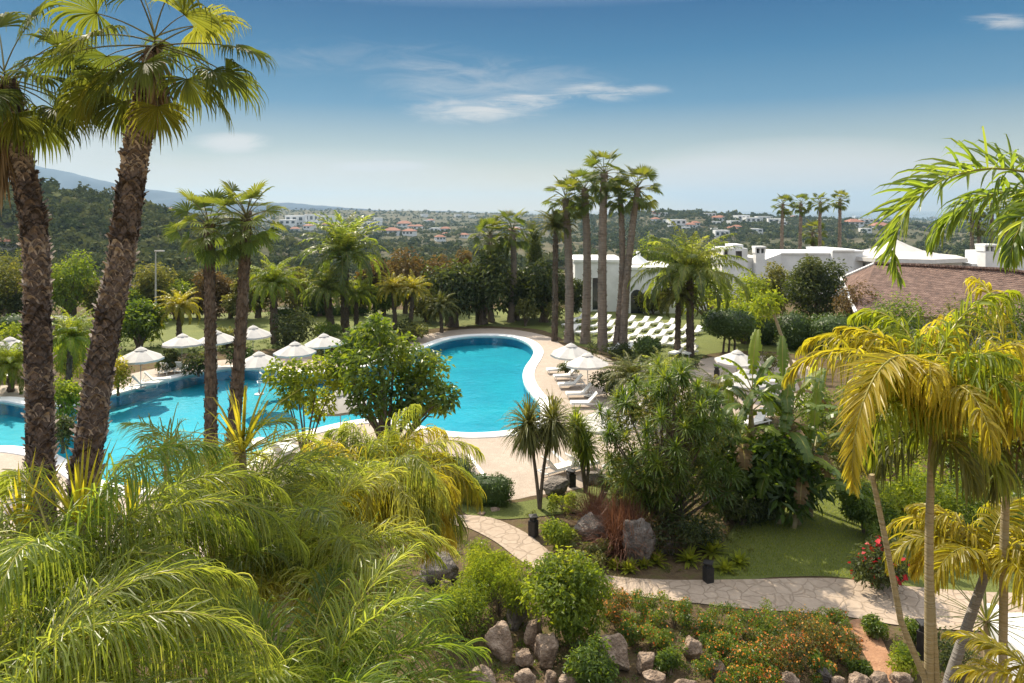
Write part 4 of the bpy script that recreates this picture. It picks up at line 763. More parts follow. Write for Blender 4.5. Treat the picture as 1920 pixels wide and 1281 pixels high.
feather_palm('low green feather palm in the bottom left corner with drooping threads', 'feather_palm', (-20, 1420), 5.0, None, [dict(az=.1, el=1.15, L=2.6, bend=2.1, tint=.55), dict(az=-.2, el=.9, L=2.3, bend=1.9, tint=.4), dict(az=.4, el=1.3, L=2.4, bend=2.0, tint=.5)], 14, 'feather', 32, 2.2, (1.4, .6), (1.8, 2.2), dict(LP, lw=.006), alt='green')
feather_palm('fine leaved feather palm behind the large green one, nearest the pool water', 'feather_palm', (400, 985), 9.2, None, [dict(az=.1, el=1.0, L=2.4, bend=1.7, tint=.35), dict(az=.35, el=.75, L=2.3, bend=1.6, tint=.4), dict(az=-.3, el=.75, L=2.3, bend=1.9), dict(az=2.9, el=1.15, L=2.0, bend=1.9, tint=.6), dict(az=-.6, el=.5, L=2.0, bend=1.6)], 20, 'feather', 33, 2.0, (1.4, .2), (1.5, 2.1), dict(n=85, ll=.6, lw=.0072, ldroop=.6, hp=1.2, jit=.28, lift=.4, K=6, rr=.012))
feather_palm('yellowish bushy feather palm with hanging leaflets before the round pool tree', 'feather_palm', (712, 965), 11.2, [(700, 1200, 16)], [dict(az=.3, el=1.35, L=2.4, bend=2.2, tint=.75), dict(az=-.2, el=1.2, L=2.3, bend=2.4, tint=.4, m='yellow'), dict(az=2.8, el=1.2, L=2.3, bend=2.2, tint=.7), dict(az=-1.5, el=1.25, L=2.3, bend=2.3, tint=.45, m='yellow'), dict(az=-2.2, el=1.3, L=2.4, bend=2.1, tint=.65), dict(az=-.8, el=1.3, L=2.4, bend=2.2, tint=.75), dict(az=.0, el=.5, L=1.5, bend=2.0, tint=.95, m='yellow')], 44, 'feather', 34, 2.2, (1.52, .9), (2.0, 2.6), dict(n=95, ll=.82, lw=.0085, ldroop=1.05, hp=.75, jit=.34, K=7, rr=.012, a0=65), alt='yellow')
feather_palm('bright green feather palm at the bottom, its fronds reaching toward the rockery', 'feather_palm', (560, 1400), 6.2, None, [dict(az=.25, el=.95, L=2.0, bend=1.5, tint=.4), dict(az=.1, el=.72, L=2.0, bend=1.3, tint=.5), dict(az=.5, el=1.15, L=1.9, bend=1.4, tint=.45), dict(az=-.2, el=.55, L=1.9, bend=1.3, tint=.4), dict(az=2.6, el=1.2, L=2.0, bend=1.6)], 20, 'green', 35, 1.9, (1.4, .3), (1.2, 1.8), dict(n=90, ll=.58, lw=.0075, ldroop=.65, jit=.26, lift=.35, K=6, rr=.011))
feather_palm('dense olive feather palm low between the yellowish and the large green palm', 'feather_palm', (560, 1110), 8.6, None, [dict(az=.1, el=.9, L=2.1, bend=1.8, tint=.4), dict(az=-.5, el=.9, L=2.0, bend=1.9)], 26, 'feather', 36, 2.2, (1.4, .3), (1.5, 2.2), dict(n=85, ll=.62, lw=.0078, ldroop=.7, hp=1.1, jit=.28, lift=.4, K=6, rr=.011))
def spiky(label, px, py, Y, L, w, n, mat, seed, e0=1.55, e1=.7, droop=.12, stem=0):
    t = thing('spiky_plant', label, 'plant', (*D(px, py, Y)[:2], 0)); z = D(px, py, Y)[2]; m = MB(); rosette(m, (0, 0, z), n, L, w, np.random.default_rng(seed), e0, e1, droop, .6, 5); m.build('leaves', M[mat], t); s = MB(); s.tube([(0, 0, -.1), (.05, 0, z*.5), (0, 0, z+.03)], [.09, .07, .05], 8); s.build('stem', M['cane'], t, True)
spiky('upright yellow green sword leaves in front of the two leaning trunks', 150, 985, 7.0, .78, .018, 26, 'yellow', 1, 1.55, .75)
spiky('upright sword leaves at the left edge below the leaning palm', 40, 1000, 7.2, .75, .018, 20, 'yellow', 4, 1.5, .8)
spiky('upright sword leaves right of the second leaning trunk base', 245, 1000, 7.4, .72, .017, 22, 'yellow', 5, 1.5, .7)
spiky('arching yellow green sword leaved plant in front of the twin slim trunks', 455, 850, 9.0, 1.0, .022, 46, 'yellow', 2, 1.55, .1, .45)
spiky('small dark stemmed rosette seen against the pool water', 312, 855, 12, .45, .03, 30, 'olive', 3, 1.3, .0, .3)
RP = dict(n=62, ll=.6, lw=.0145, hp=1.0, jit=.34, lift=.35, ldroop=1.05, K=6, rr=.018, a0=58, a1=18)
feather_palm('golden yellow feather palm on a thin cane, its big frond drooping left', 'golden_palm', (1748, 815), 8.0, [(1742, 1290, 17), (1742, 1000, 15)],
    [dict(az=-2.9, el=1.4, L=1.8, bend=2.7, tint=.6), dict(az=-2.5, el=1.45, L=3.0, bend=3.2, power=.9, tint=.72, off=(0, 0, 50), jit=.14, ll=.52, lift=.05, ldroop=.3, hp=1.3, n=85), dict(az=-2.6, el=1.25, L=2.2, bend=2.3, tint=.55), dict(az=2.2, el=1.3, L=2.3, bend=2.2, tint=.5), dict(az=-1.8, el=1.2, L=2.1, bend=2.4, tint=.6), dict(az=.2, el=1.2, L=2.4, bend=2.1, tint=.5), dict(az=-.6, el=1.15, L=2.3, bend=2.3, tint=.55), dict(az=.9, el=1.3, L=2.3, bend=2.0, tint=.4),
     dict(az=3.1, el=.1, L=.8, bend=1.6, tint=.3, m='olive', n=36), dict(az=-.4, el=.1, L=.9, bend=1.6, tint=.6, m='feather', n=36), dict(az=-1.4, el=.1, L=.7, bend=1.7, tint=.6, m='olive', n=30)], 13, 'yellow', 41, 2.15, (1.52, 1.15), (1.8, 2.6), RP, alt='lime', canes=([(1742, 1290, 13), (1690, 1170, 12), (1662, 1020, 11), (1635, 890, 10)], [(1756, 1290, 14), (1748, 1150, 12), (1741, 1000, 10)]))
feather_palm('second golden palm close to the right edge with one small brown hanging frond', 'golden_palm', (1890, 830), 8.6, [(1880, 1290, 15), (1883, 1000, 15)], [dict(az=2.5, el=1.45, L=2.3, bend=2.5, tint=.6), dict(az=3.0, el=1.3, L=2.1, bend=2.0, tint=.6), dict(az=-2.2, el=1.25, L=2.1, bend=2.3, tint=.6), dict(az=-.3, el=1.2, L=2.1, bend=2.2), dict(az=-1.2, el=.2, L=.9, bend=1.6, tint=.4, m='skirt', n=34), dict(az=-2.4, el=.1, L=.9, bend=1.6, tint=.5, m='olive', n=34)], 14, 'yellow', 42, 2.6, (1.52, .9), (1.6, 2.4), RP, alt='lime')
feather_palm('bright green frond of a palm hanging in from the upper right edge', 'feather_palm', (2075, 395), 6.0, [(2085, 1290, 40)], [dict(az=3.0, el=.66, L=2.5, bend=2.6, tint=.45, lift=.6, ldroop=.5, jit=.26, hp=1.5, power=1.5), dict(az=-2.7, el=.45, L=1.7, bend=1.7, tint=.5, ldroop=.85), dict(az=2.8, el=.5, L=1.6, bend=1.8, tint=.4, ldroop=.8)], 5, 'green', 43, 1.7, (1.3, .2), (1.4, 1.9), dict(n=85, ll=.52, lw=.015, ldroop=.6, jit=.22, K=6, rr=.016, a0=80, a1=22), azr=(-1.2, 1.2))
feather_palm('yellow green palm on a leaning grey cane in the lower right', 'golden_palm', (1855, 1055), 9.0, [(1775, 1290, 20), (1815, 1170, 18)], [dict(az=3.0, el=.75, L=1.55, bend=2.1, tint=.5, ldroop=.9), dict(az=2.5, el=.9, L=1.5, bend=2.1, tint=.45), dict(az=-2.7, el=.8, L=1.4, bend=2.0, tint=.4), dict(az=.1, el=.8, L=1.5, bend=1.8), dict(az=-.7, el=.8, L=1.4, bend=1.9), dict(az=-1.7, el=.8, L=1.2, bend=2.1)], 5, 'yellow', 44, 1.4, (1.4, .6), (1.5, 2.1), dict(n=52, ll=.5, lw=.016, ldroop=.95, K=5, rr=.014))
feather_palm('yellow frond poking in from the lower right corner over the white wall', 'feather_palm', (1990, 1330), 7.0, None, [dict(az=2.9, el=.8, L=1.1, bend=1.5, tint=.6), dict(az=2.6, el=1.0, L=1.2, bend=1.4, tint=.5)], 3, 'yellow', 45, 1.1, (1.2, .5), (1.3, 1.8), dict(n=36, ll=.35, lw=.014, ldroop=.7, K=5, rr=.012))
spiky('dark fan of thin stiff leaves below the leaning grey cane', 1850, 1165, 11.5, 1.0, .015, 50, 'olive', 9, 1.3, -.5, .25)

# ------------------------------------------------------------------ mid-distance palms
fc = []
for s_ in range(4):
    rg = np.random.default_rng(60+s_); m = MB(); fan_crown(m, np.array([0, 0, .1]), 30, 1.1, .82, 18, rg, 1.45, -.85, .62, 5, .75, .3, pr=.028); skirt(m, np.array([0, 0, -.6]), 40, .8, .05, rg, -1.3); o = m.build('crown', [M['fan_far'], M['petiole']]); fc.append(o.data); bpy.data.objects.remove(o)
sk = []
def far_fan(label, px, base, tx, ty, rpx, wpx, v=0, Y=None, group='tall fan palms beyond the pool', zb=0., booted=False):
    rg = np.random.default_rng(int(px*3+ty)); Y = Y or G(px, base)[1]; g = np.array([(px-960)*Y/F, Y, zb]); c = D(tx, ty, Y)-g; r = wpx*Y/F/2; q = np.linspace(0, 1, 14)[:, None]
    t = thing('fan_palm', label, 'palm tree', g, 0, group); P = q*c+np.array([1, .4, 0])*np.sin(q*PI)*rg.normal(0, .18); P[0, 2] = -.2; rr = r*(1.15-.35*q[:, 0]); rr[0] *= 1.3; m = MB(); m.tube(P, rr, 10); boots(m, P, rr, .22, 7, .28, .16, rg, .3); m.build('trunk', M['bark' if booted else 'trunk_far'], t)
    o = bpy.data.objects.new('crown', fc[v % 4]); COL.objects.link(o); o.parent = t; o.location = c; o.rotation_euler = (rg.normal(0, .06), rg.normal(0, .06), rg.uniform(0, 6)); o.scale = (rpx*Y/F/1.65,)*3
for i, a in enumerate([('tall fan palm at the left side of the close palm group', 1067, 642, 1060, 372, 45, 15), ('tall fan palm second from the left in the close palm group', 1097, 644, 1096, 356, 42, 15), ('tallest fan palm in the middle of the close palm group', 1130, 655, 1133, 325, 46, 16), ('shorter slim trunked fan palm between the tallest and the bent one of the close group', 1155, 655, 1163, 368, 36, 11), ('tall fan palm on the right of the close group, trunk bending outward', 1168, 657, 1196, 352, 46, 13)]): far_fan(*a, v=i)
for i, a in enumerate([('slim fan palm, left of the twin dark trunks standing at the pool', 396, 905, 392, 424, 72, 20), ('slim fan palm, right of the twin dark trunks standing at the pool', 431, 895, 462, 408, 72, 21)]): far_fan(*a, v=i+1, group='twin fan palms at the pool', booted=True)
for i, a in enumerate([('fan palm with grey trunk before dark trees, left of two near the cypress', 921, 604, 919, 442, 40, 11), ('fan palm with grey trunk before dark trees, right of two near the cypress', 957, 604, 961, 432, 42, 11)]): far_fan(*a, v=i, group='fan palms before the dark trees')
for i, (x, ty, r_) in enumerate(((1468, 384, 22), (1502, 382, 20), (1538, 380, 20), (1575, 376, 20))): far_fan('fan palm in the row of four above the villas, %s' % ('outermost on the conifer side', 'second from the conifer side', 'third from the conifer side', 'standing apart at the open end')[i], x+R.normal(0, 3), 0, x, ty, r_, 6, i, 112, 'row of palms above the white villas')
for i, (x, ty, r_) in enumerate(((1823, 392, 22), (1860, 384, 18), (1887, 388, 24), (1835, 420, 24))): far_fan('distant fan palm under the hanging green frond, %s' % ('tall one next to the tent peak', 'slimmest in the middle', 'next to the villa at the edge', 'short bushy one')[i], x, 0, x, ty, r_, 6, i+1, 112, 'distant palms behind the three holed chimney')
for i, (x, ty, r_, Yd) in enumerate(((1524, 436, 26, 118),)): far_fan('short bushy fan palm below the row of four distant palms', x, 0, x, ty, r_, 7, i, Yd)
fe = []
for s_ in range(4):
    rg = np.random.default_rng(80+s_); m = MB()
    for i in range(46):
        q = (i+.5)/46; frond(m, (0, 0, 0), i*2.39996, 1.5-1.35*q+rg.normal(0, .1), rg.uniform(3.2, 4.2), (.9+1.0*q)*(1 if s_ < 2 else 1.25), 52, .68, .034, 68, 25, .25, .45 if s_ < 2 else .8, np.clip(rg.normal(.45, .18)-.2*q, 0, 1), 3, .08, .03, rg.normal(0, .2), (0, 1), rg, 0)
    for k_ in ('feather', 'yellow', 'lime', 'olive'):
        o = m.build('crown', [M[k_], M['rachis']]); fe.append(o.data); bpy.data.objects.remove(o)
def mid_feather(label, px, base, cx, cy, rpx, wpx, v=0, mat=0, Y=None, group=None, sz=1.):
    rg = np.random.default_rng(int(px+cy)); Y = Y or G(px, base)[1]; g = np.array([(px-960)*Y/F, Y, 0]); c = D(cx, cy, Y)-g; r = wpx*Y/F/2; t = thing('feather_palm', label, 'palm tree', g, 0, group); q = np.linspace(0, 1, 12)[:, None]; P = q*c; P[0, 2] = -.2; rr = r*(1.15-.3*q[:, 0]); m = MB(); m.tube(P, rr, 10); boots(m, P, rr, .2, 6, .25, r*.9, rg, .35); m.build('trunk', M['bark'], t)
    o = bpy.data.objects.new('crown', fe[v*4+mat]); COL.objects.link(o); o.parent = t; o.location = c; o.rotation_euler = (0, 0, rg.uniform(0, 6)); s = rpx*Y/F/3.0; o.scale = (s, s, s*sz)
mid_feather('tall date palm with upswept grey green fronds in the middle of the far lawn', 647, 622, 646, 484, 80, 13, 0, 0, sz=1.15)
mid_feather('bright green full crowned palm left of the tall date palm', 515, 645, 512, 538, 58, 12, 2, 2); mid_feather('lower green palm close beside the tall date palm', 622, 628, 612, 545, 52, 12, 2, 0); mid_feather('arching yellow green palm right behind the tall date palm', 668, 618, 668, 555, 42, 7, 3, 2)
mid_feather('small yellow palm behind the parasol by the lamp post', 336, 650, 336, 580, 42, 8, 3, 1); mid_feather('yellow arching palm, left head of a pair before the dark trees', 742, 625, 737, 545, 36, 7, 3, 1); mid_feather('yellow arching palm, right head of a pair before the dark trees', 768, 626, 775, 548, 36, 7, 2, 1); mid_feather('small pale feathery palm right of the yellow pair', 828, 624, 826, 580, 38, 5, 3, 3)
mid_feather('large queen palm with broad arching fronds in front of the lime trees', 1294, 668, 1294, 522, 104, 12, 2, 0, sz=.9); mid_feather('slim young palm beside the large queen palm', 1270, 665, 1272, 560, 50, 9, 3, 3)
mid_feather('feather palm crown low among the close fan palm group', 1040, 640, 1042, 430, 40, 9, 0, 3); mid_feather('yellow green palm at the left edge below the wooded slope', 20, 735, 22, 690, 60, 9, 3, 2); mid_feather('feathery lime palm between the two leaning trunks', 128, 760, 132, 640, 60, 8, 2, 2)
mid_feather('cycad like feather palm behind the bushy dragon tree', 1246, 810, 1246, 712, 62, 8, 2, 0, sz=.8); mid_feather('feather palm with long low fronds beside the deck parasols', 1190, 790, 1186, 712, 62, 7, 3, 3, sz=.8); mid_feather('shaggy palm between the dragon tree and banana clump', 1350, 860, 1345, 745, 60, 9, 3, 3, sz=.8)
# ------------------------------------------------------------------ trees and shrubs beyond the pool
T = leafy
T('round_tree', 'round leafy multi stemmed tree at the near pool edge, covering part of the water', 'tree', 725, 872, 592, 262, 'bush', 6200, .33, 30, .22, .36, 1, .13, asp=.5, tl=.24, tb=.52, lobes=[(640, 682, 34), (668, 652, 36), (700, 628, 36), (698, 680, 44), (742, 655, 34), (765, 692, 42), (802, 700, 36), (838, 736, 24), (822, 768, 22), (745, 742, 44), (702, 735, 34), (790, 748, 34), (640, 722, 20), (720, 600, 18), (770, 770, 26)])
T('small_tree', 'small leafy tree with forked stems left of the round pool tree', 'tree', 572, 885, 680, 130, 'lime', 2000, .27, 12, .25, .38, 2, .09, asp=.5, lobes=[(520, 702, 26), (556, 698, 26), (600, 692, 24), (545, 740, 22), (592, 762, 28), (622, 722, 16), (575, 725, 22)])
for a in [('dark_tree', 'dark dense tree left in the dark row beyond the pool', 'tree', 848, 612, 470, 115, 'dark'), ('dark_tree', 'dark dense tree behind the two grey trunked fan palms', 'tree', 905, 608, 462, 130, 'dark'), ('dark_tree', 'dark dense tree between the cypress and the close palm group', 'tree', 1020, 604, 478, 110, 'dark'), ('dark_tree', 'dark rounded tree under the cypress', 'tree', 968, 600, 498, 100, 'dark')]: T(*a, 4200, .55, 22, .06, .36, 3, .2)
T('green_shrub', 'lighter green shrub at the foot of the dark row', 'shrub', 1040, 610, 548, 46, 'olive', 900, .3, 8, .05); T('green_shrub', 'olive shrub low at the foot of the two grey trunked palms', 'shrub', 985, 612, 560, 60, 'olive', 900, .3, 8, .05); T('green_shrub', 'dark low shrub below the yellow pair of palms', 'shrub', 772, 634, 596, 70, 'dark', 900, .3, 8, .05)
for i, (x, b, tp, wd) in enumerate(((705, 590, 478, 70), (760, 588, 466, 90), (812, 586, 470, 84), (868, 580, 462, 60))): T('brown_tree', 'brownish tree in the autumn toned belt behind the yellow palms, %s' % ('nearest the date palm', 'above the yellow pair', 'next to the dark row', 'partly behind the dark row')[i], 'tree', x, b, tp, wd, 'brown', 2200, .55, 14, .1, seed=i)
cy = thing('cypress', 'slim dark cypress standing above the dark trees near the close palm group', 'tree', G(1002, 596)); k = G(1002, 596)[1]/F; rg = np.random.default_rng(4); lb = [(rg.normal(0, .1), rg.normal(0, .1), z, .25+.75*math.sin(PI*min(1, (z+1)/(178*k+1)))**.8) for z in np.linspace(.6, 176*k, 22)]
m = MB(); leaves(m, lb, 4200, .4, rg, asp=.3, droop=-.6); m.build('crown', M['dark'], cy); m = MB(); m.tube([(0, 0, -.1), (0, 0, 3)], [.2, .15], 8); m.build('trunk', M['bark'], cy)
for a in [('green_tree', 'big green tree at the left edge behind the leaning palm', 'tree', 18, 600, 462, 130, 'olive'), ('green_tree', 'big dark green tree seen between the two leaning trunks', 'tree', 132, 605, 462, 120, 'bush'), ('green_tree', 'yellow green round tree behind the lamp post', 'tree', 290, 600, 478, 90, 'olive'), ('green_tree', 'tree with olive crown behind the twin trunks', 'tree', 398, 600, 492, 80, 'brown'), ('green_tree', 'dark green tree just right of the second leaning trunk', 'tree', 262, 655, 556, 100, 'bush'), ('green_tree', 'bushy green tree behind the small yellow palm', 'tree', 235, 610, 530, 80, 'bush'), ('green_tree', 'green tree between the twin trunks and the bright full palm', 'tree', 452, 606, 510, 60, 'olive')]: T(*a, 3600, .42, 20, .05, .36, 5, .18)
T('dark_shrub', 'black green dense shrub right of the bright white parasol', 'shrub', 552, 660, 575, 95, 'dark', 2600, .32, 14, .0); T('dark_shrub', 'dark shrub beneath the leftmost clear parasol', 'shrub', 310, 700, 655, 50, 'dark', 900, .28, 8, .0); T('dark_shrub', 'dark rounded shrub behind the twin trunks by the parasols', 'shrub', 445, 690, 640, 60, 'hedge', 900, .28, 8, .0)
T('green_shrub', 'green shrub at the left edge under the tree', 'shrub', 20, 665, 592, 70, 'lime', 1300, .3, 10, .0); T('green_shrub', 'feathery bright green shrub between the leaning trunks', 'shrub', 128, 735, 600, 80, 'lime', 2600, .26, 16, .0); T('green_shrub', 'lower lime shrub at the water between the leaning trunks', 'shrub', 115, 800, 705, 80, 'lime', 1600, .26, 12, .0); T('green_shrub', 'dark plant at the water edge between the leaning trunks', 'shrub', 118, 850, 770, 70, 'dark', 900, .26, 8, .0)
T('golden_shrub', 'golden columnar shrub beside the leftmost clear parasol', 'shrub', 222, 742, 664, 40, 'yellow', 1500, .22, 10, .0, .8)
for i, (x, b, tp, wd, mt) in enumerate(((1330, 610, 492, 130, 'lime'), (1410, 610, 505, 115, 'lime'), (1395, 645, 535, 130, 'lime'), (1452, 606, 492, 60, 'olive'), (1225, 590, 545, 60, 'olive'))): T('lime_tree', ('bright yellow green tree behind the queen palm, largest', 'yellow green tree in front of the first white villa', 'low yellow green tree just right of the queen palm trunk', 'thin olive tree beside the pierced chimney', 'dark olive shrub tree against the pool house wall')[i], 'tree', x, b, tp, wd, mt, 2600, .4, 16, .04, seed=i)
T('dark_conifer', 'big dark round tree in front of the long white villa', 'tree', 1532, 622, 470, 118, 'dark', 6500, .42, 24, .02, .36); T('olive_tree', 'thin brownish tree between the dark round tree and the terracotta roof', 'tree', 1608, 655, 520, 90, 'brown', 2200, .3, 14, .1); T('olive_tree', 'small yellowish tree in front of the terracotta roof', 'tree', 1738, 640, 526, 100, 'lime', 1500, .32, 12, .3)
t = thing('leaning_tree', 'bare pale trunk leaning left above the clipped bushes', 'tree', G(1508, 735)); k = G(1508, 735)[1]/F; m = MB(); m.tube([(0, 0, -.1), (-1.0, 0, 2.2), (-2.2, 0, 150*k), (-2.6, 0, 165*k)], [.17, .14, .10, .06], 8); m.build('trunk', M['cane'], t, True); m = MB(); leaves(m, [(-2.6, 0, 166*k, .8), (-2.0, .2, 172*k, .6), (-3.2, 0, 160*k, .6)], 500, .35, R); m.build('crown', M['lime'], t)
clipped('topiary_tree', 'dark clipped mushroom shaped tree on two legs on the lawn', 'topiary', 1366, 662, 582, 92, stem=1.5, legs=3, n=3000, p=2.4); clipped('clipped_bush', 'small clipped round bush right of the topiary on two legs', 'bush', 1432, 645, 598, 46); clipped('clipped_bush', 'round grey green clipped bush below the dark round tree', 'bush', 1488, 655, 586, 62); clipped('clipped_bush', 'dark clipped bush behind the topiary tree', 'bush', 1395, 636, 590, 60)
clipped('clipped_hedge', 'wide domed clipped hedge below the terracotta roof', 'hedge', 1578, 660, 592, 124, p=2.8, n=3500, depth=.7); clipped('clipped_hedge', 'clipped hedge half hidden behind the golden palm', 'hedge', 1690, 650, 582, 110, p=2.8, n=2600, depth=.6); clipped('topiary_tree', 'dark round clipped tree in front of the lounger rows', 'topiary', 1214, 690, 634, 46, stem=1.0, n=1200)
T('green_shrub', 'mixed green shrubs along the wall of the terracotta roofed house', 'shrub', 1690, 705, 545, 160, 'bush', 3200, .28, 20, .0, depth=.5); T('green_shrub', 'olive shrub under the terracotta eave behind the golden palm', 'shrub', 1800, 705, 545, 150, 'olive', 2600, .28, 16, .0, depth=.5); T('green_shrub', 'dark shrub at the right edge under the terracotta roof', 'shrub', 1895, 705, 545, 130, 'bush', 2200, .28, 14, .0, depth=.5)
clipped('clipped_hedge', 'dark hedge between lawn and distance at the left', 'hedge', 70, 640, 590, 160, p=3, depth=.3); clipped('clipped_hedge', 'long low hedge behind the far lawn', 'hedge', 600, 592, 574, 200, p=3, depth=.1, n=2400, leaf=.2)
T('dark_shrub', 'low dark planting around the trunks of the close palm group', 'shrub', 1150, 672, 634, 90, 'dark', 1100, .25, 12, .0, depth=.6); T('green_shrub', 'dark planting behind the curved deck loungers', 'shrub', 1150, 745, 690, 90, 'dark', 1500, .22, 12, .0); T('green_shrub', 'green planting under the farther deck parasol', 'shrub', 1072, 704, 672, 50, 'dark', 700, .2, 8, .0); T('green_shrub', 'reddish and green shrub at the patio edge right of the shaded parasol', 'shrub', 1440, 702, 650, 46, 'olive', 700, .2, 8, .0)
bl = np.random.default_rng(55)
BT = [(30, 598, 540, 90, 'dark', 'dark bushy tree under the olive tree at the left edge'), (185, 600, 515, 90, 'olive', 'olive tree partly behind the second leaning trunk'), (330, 598, 520, 90, 'bush', 'green tree behind the crown of the small yellow palm'), (372, 597, 535, 70, 'dark', 'dark tree close behind the left slim twin trunk'), (432, 597, 520, 80, 'brown', 'brownish tree showing between the slim twin trunks'), (485, 596, 500, 80, 'olive', 'olive tree behind the bright full crowned palm'), (560, 594, 500, 90, 'olive', 'olive tree right of the bright full crowned palm'), (600, 593, 520, 80, 'bush', 'green tree behind the lower palm beside the date palm'), (680, 592, 505, 80, 'olive', 'olive tree just right of the tall date palm'), (720, 592, 530, 60, 'bush', 'green shrub tree left of the yellow palm pair'), (800, 604, 540, 70, 'olive', 'grey olive shrub tree right of the yellow palm pair'), (262, 602, 545, 70, 'dark', 'dark tree at the foot of the lamp post'), (1072, 600, 520, 50, 'dark', 'dark tree behind the close palm group trunks, left of the pool house'), (1215, 540, 440, 90, 'bush', 'green tree rising behind the pool house roof')]
for x, b_, tp, wd, mt, lb_ in BT: T('belt_tree', lb_, 'tree', x, b_, tp, wd, mt, 2600, .42, 16, .03, .38, 3, .16, depth=.7, Y=104 if x == 1215 else None)
for a in [('dark_shrub', 'dark shrub behind the parasol above the two upright loungers', 'shrub', 372, 706, 655, 70, 'dark'), ('dark_shrub', 'dark shrub behind the half hidden parasol by the round tree', 'shrub', 612, 672, 622, 70, 'dark'), ('green_shrub', 'green shrub on the lawn edge left of the far pool lobe', 'shrub', 690, 660, 606, 80, 'bush'), ('green_shrub', 'olive shrub at the corner of the far pool lobe', 'shrub', 775, 642, 602, 70, 'olive'), ('green_shrub', 'green shrub on the lawn beyond the leftmost clear parasol', 'shrub', 180, 690, 620, 90, 'bush'), ('green_shrub', 'lime shrub under the twin trunks at the lawn edge', 'shrub', 425, 655, 612, 60, 'olive'), ('green_shrub', 'green shrub on the lawn right of the black green shrub', 'shrub', 610, 640, 598, 60, 'bush')]: T(*a, 1300, .28, 10, .0)
# trees on the slope beyond the garden
sp = [T('slope_tree', 'olive green tree on the slope beyond the garden', 'tree', 200, 560, 490, 80, 'far', 900, .9, 14, .05, .4, 1, .2, 'trees on the slope beyond the garden', Y=130), T('slope_tree', 'olive green tree on the slope beyond the garden', 'tree', 470, 545, 490, 70, 'far', 900, .9, 14, .05, .4, 2, .2, 'trees on the slope beyond the garden', Y=135)]
for s_ in sp: p = s_.location; s_.location.z = terr(p.x, p.y)-.3
rg = np.random.default_rng(77)
for i in range(70):
    y = rg.uniform(112, 190); x = y*rg.uniform(-.85, .62)
    if x > 22 and y < 150: y = rg.uniform(150, 240)
    dup(sp[i % 2], (x, y, float(terr(x, y))-.3), rg.uniform(0, 6), None, rg.uniform(.7, 1.35))
# ------------------------------------------------------------------ the near garden
def dracaena(label, stems, base, Lm, mat, seed, nb=70, w=.022, tint=.45):
    rg = np.random.default_rng(seed); g = G(*base); k = g[1]/F; t = thing('dracaena', label, 'plant', g)
    for hx, hy, wp in stems:
        e = D(hx, hy, g[1])-g; q = np.linspace(0, 1, 8)[:, None]; P = q*e+np.array([1, 0, 0])*np.sin(q*PI)*rg.normal(0, .1); P[0, 2] = -.1; m = MB(); m.tube(P, wp*k/2*(1.1-.3*q[:, 0]), 8); m.build('stem', M['bark'], t, True); m = MB(); rosette(m, e, nb, Lm, w, rg, 1.5, -1.1, .6, tint, 6, .4); rosette(m, e-[0, 0, .25], nb//2, Lm*.95, w, rg, .2, -1.3, .7, tint-.2, 6, .4); m.build('leaf_head', M[mat], t)
dracaena('pair of slender dracaenas with mop heads, growing from one base at the deck edge', [(991, 795, 6.5), (1036, 788, 6.5)], (1012, 955), 1.45, 'olive', 1, 230, .036, .6)
dracaena('shorter lime tinted dracaena right of the slender pair', [(1087, 812, 6.5), (1100, 835, 6), (1080, 795, 6)], (1098, 925), 1.0, 'lime', 2, 150, .034)
dracaena('small dark dracaena with thick stems in front of the red bronze grass', [(1128, 892, 11), (1148, 880, 10)], (1118, 950), .5, 'olive', 3, 40)
rg = np.random.default_rng(12); g = G(1250, 1000); k = g[1]/F; t = thing('dragon_tree', 'large bushy dark dragon tree with many leaf heads between path and pool deck', 'tree', g)
hd = []
while len(hd) < 170:
    u_ = nrm(rg.normal(0, 1, 3))*rg.uniform(.45, 1)**.6; p = np.array([u_[0]*140*k, u_[1]*115*k, (175+u_[2]*150)*k])
    if p[2] > .5: hd.append(p)
m = MB(); limbs(m, [(*p, .1) for p in hd[:46]], .16, rg, fork=.3); m.build('trunk', M['bark'], t, True); m = MB()
for p in hd: rosette(m, p, 46, .58*rg.uniform(.8, 1.2), .027, rg, 1.5, -.8, .45, np.clip(rg.normal(.45, .2), .1, .9), 4, .4)
m.build('crown', M['bush'], t)
m = MB(); leaves(m, [(*p*.88, .55) for p in hd[::2]], 7000, .2, rg, asp=.3); m.build('inner_foliage', M['olive'], t)
def paddle(mb, p0, az, el, L, W, bend, tint, rg):
    K = 14; s = np.linspace(0, 1, K+1); ee = el-bend*s**1.5; T = np.stack([np.cos(ee)*np.cos(az), np.cos(ee)*np.sin(az), np.sin(ee)], -1); P = np.vstack([[0, 0, 0], np.cumsum((T[:-1]+T[1:])*.5*L/K, 0)])+p0
    mb.mi = 1; mb.tube(P, .03*(1-.9*s), 5, cap=False); mb.mi = 0; sd = np.array([-np.sin(az), np.cos(az), 0.]); b0 = 3
    # blade cut into ragged lobes either side of the midrib
    for sg in (-1, 1):
        for j in range(b0, K):
            wd = W*np.sin(PI*(.12+.86*(j-b0)/(K-b0)))**.6; rag = rg.uniform(.85, 1.1); dr = rg.uniform(.1, .5)+.25*(rg.uniform() < .3); a0, a1 = P[j], P[j+1]; f = T[j]*.25; out = nrm(sd*sg+f+np.array([0, 0, .25])); tip = out*wd*rag+DOWN*dr*wd
            V = [a0, a1, a1+out*wd*.55, a0+out*wd*.55, a1+tip-T[j]*L/K*rg.uniform(0, .25), a0+tip+T[j]*L/K*rg.uniform(0, .25)]; mb.add(V, [(0, 1, 2, 3), (3, 2, 4, 5)], np.clip(tint+rg.normal(0, .06), 0, 1))
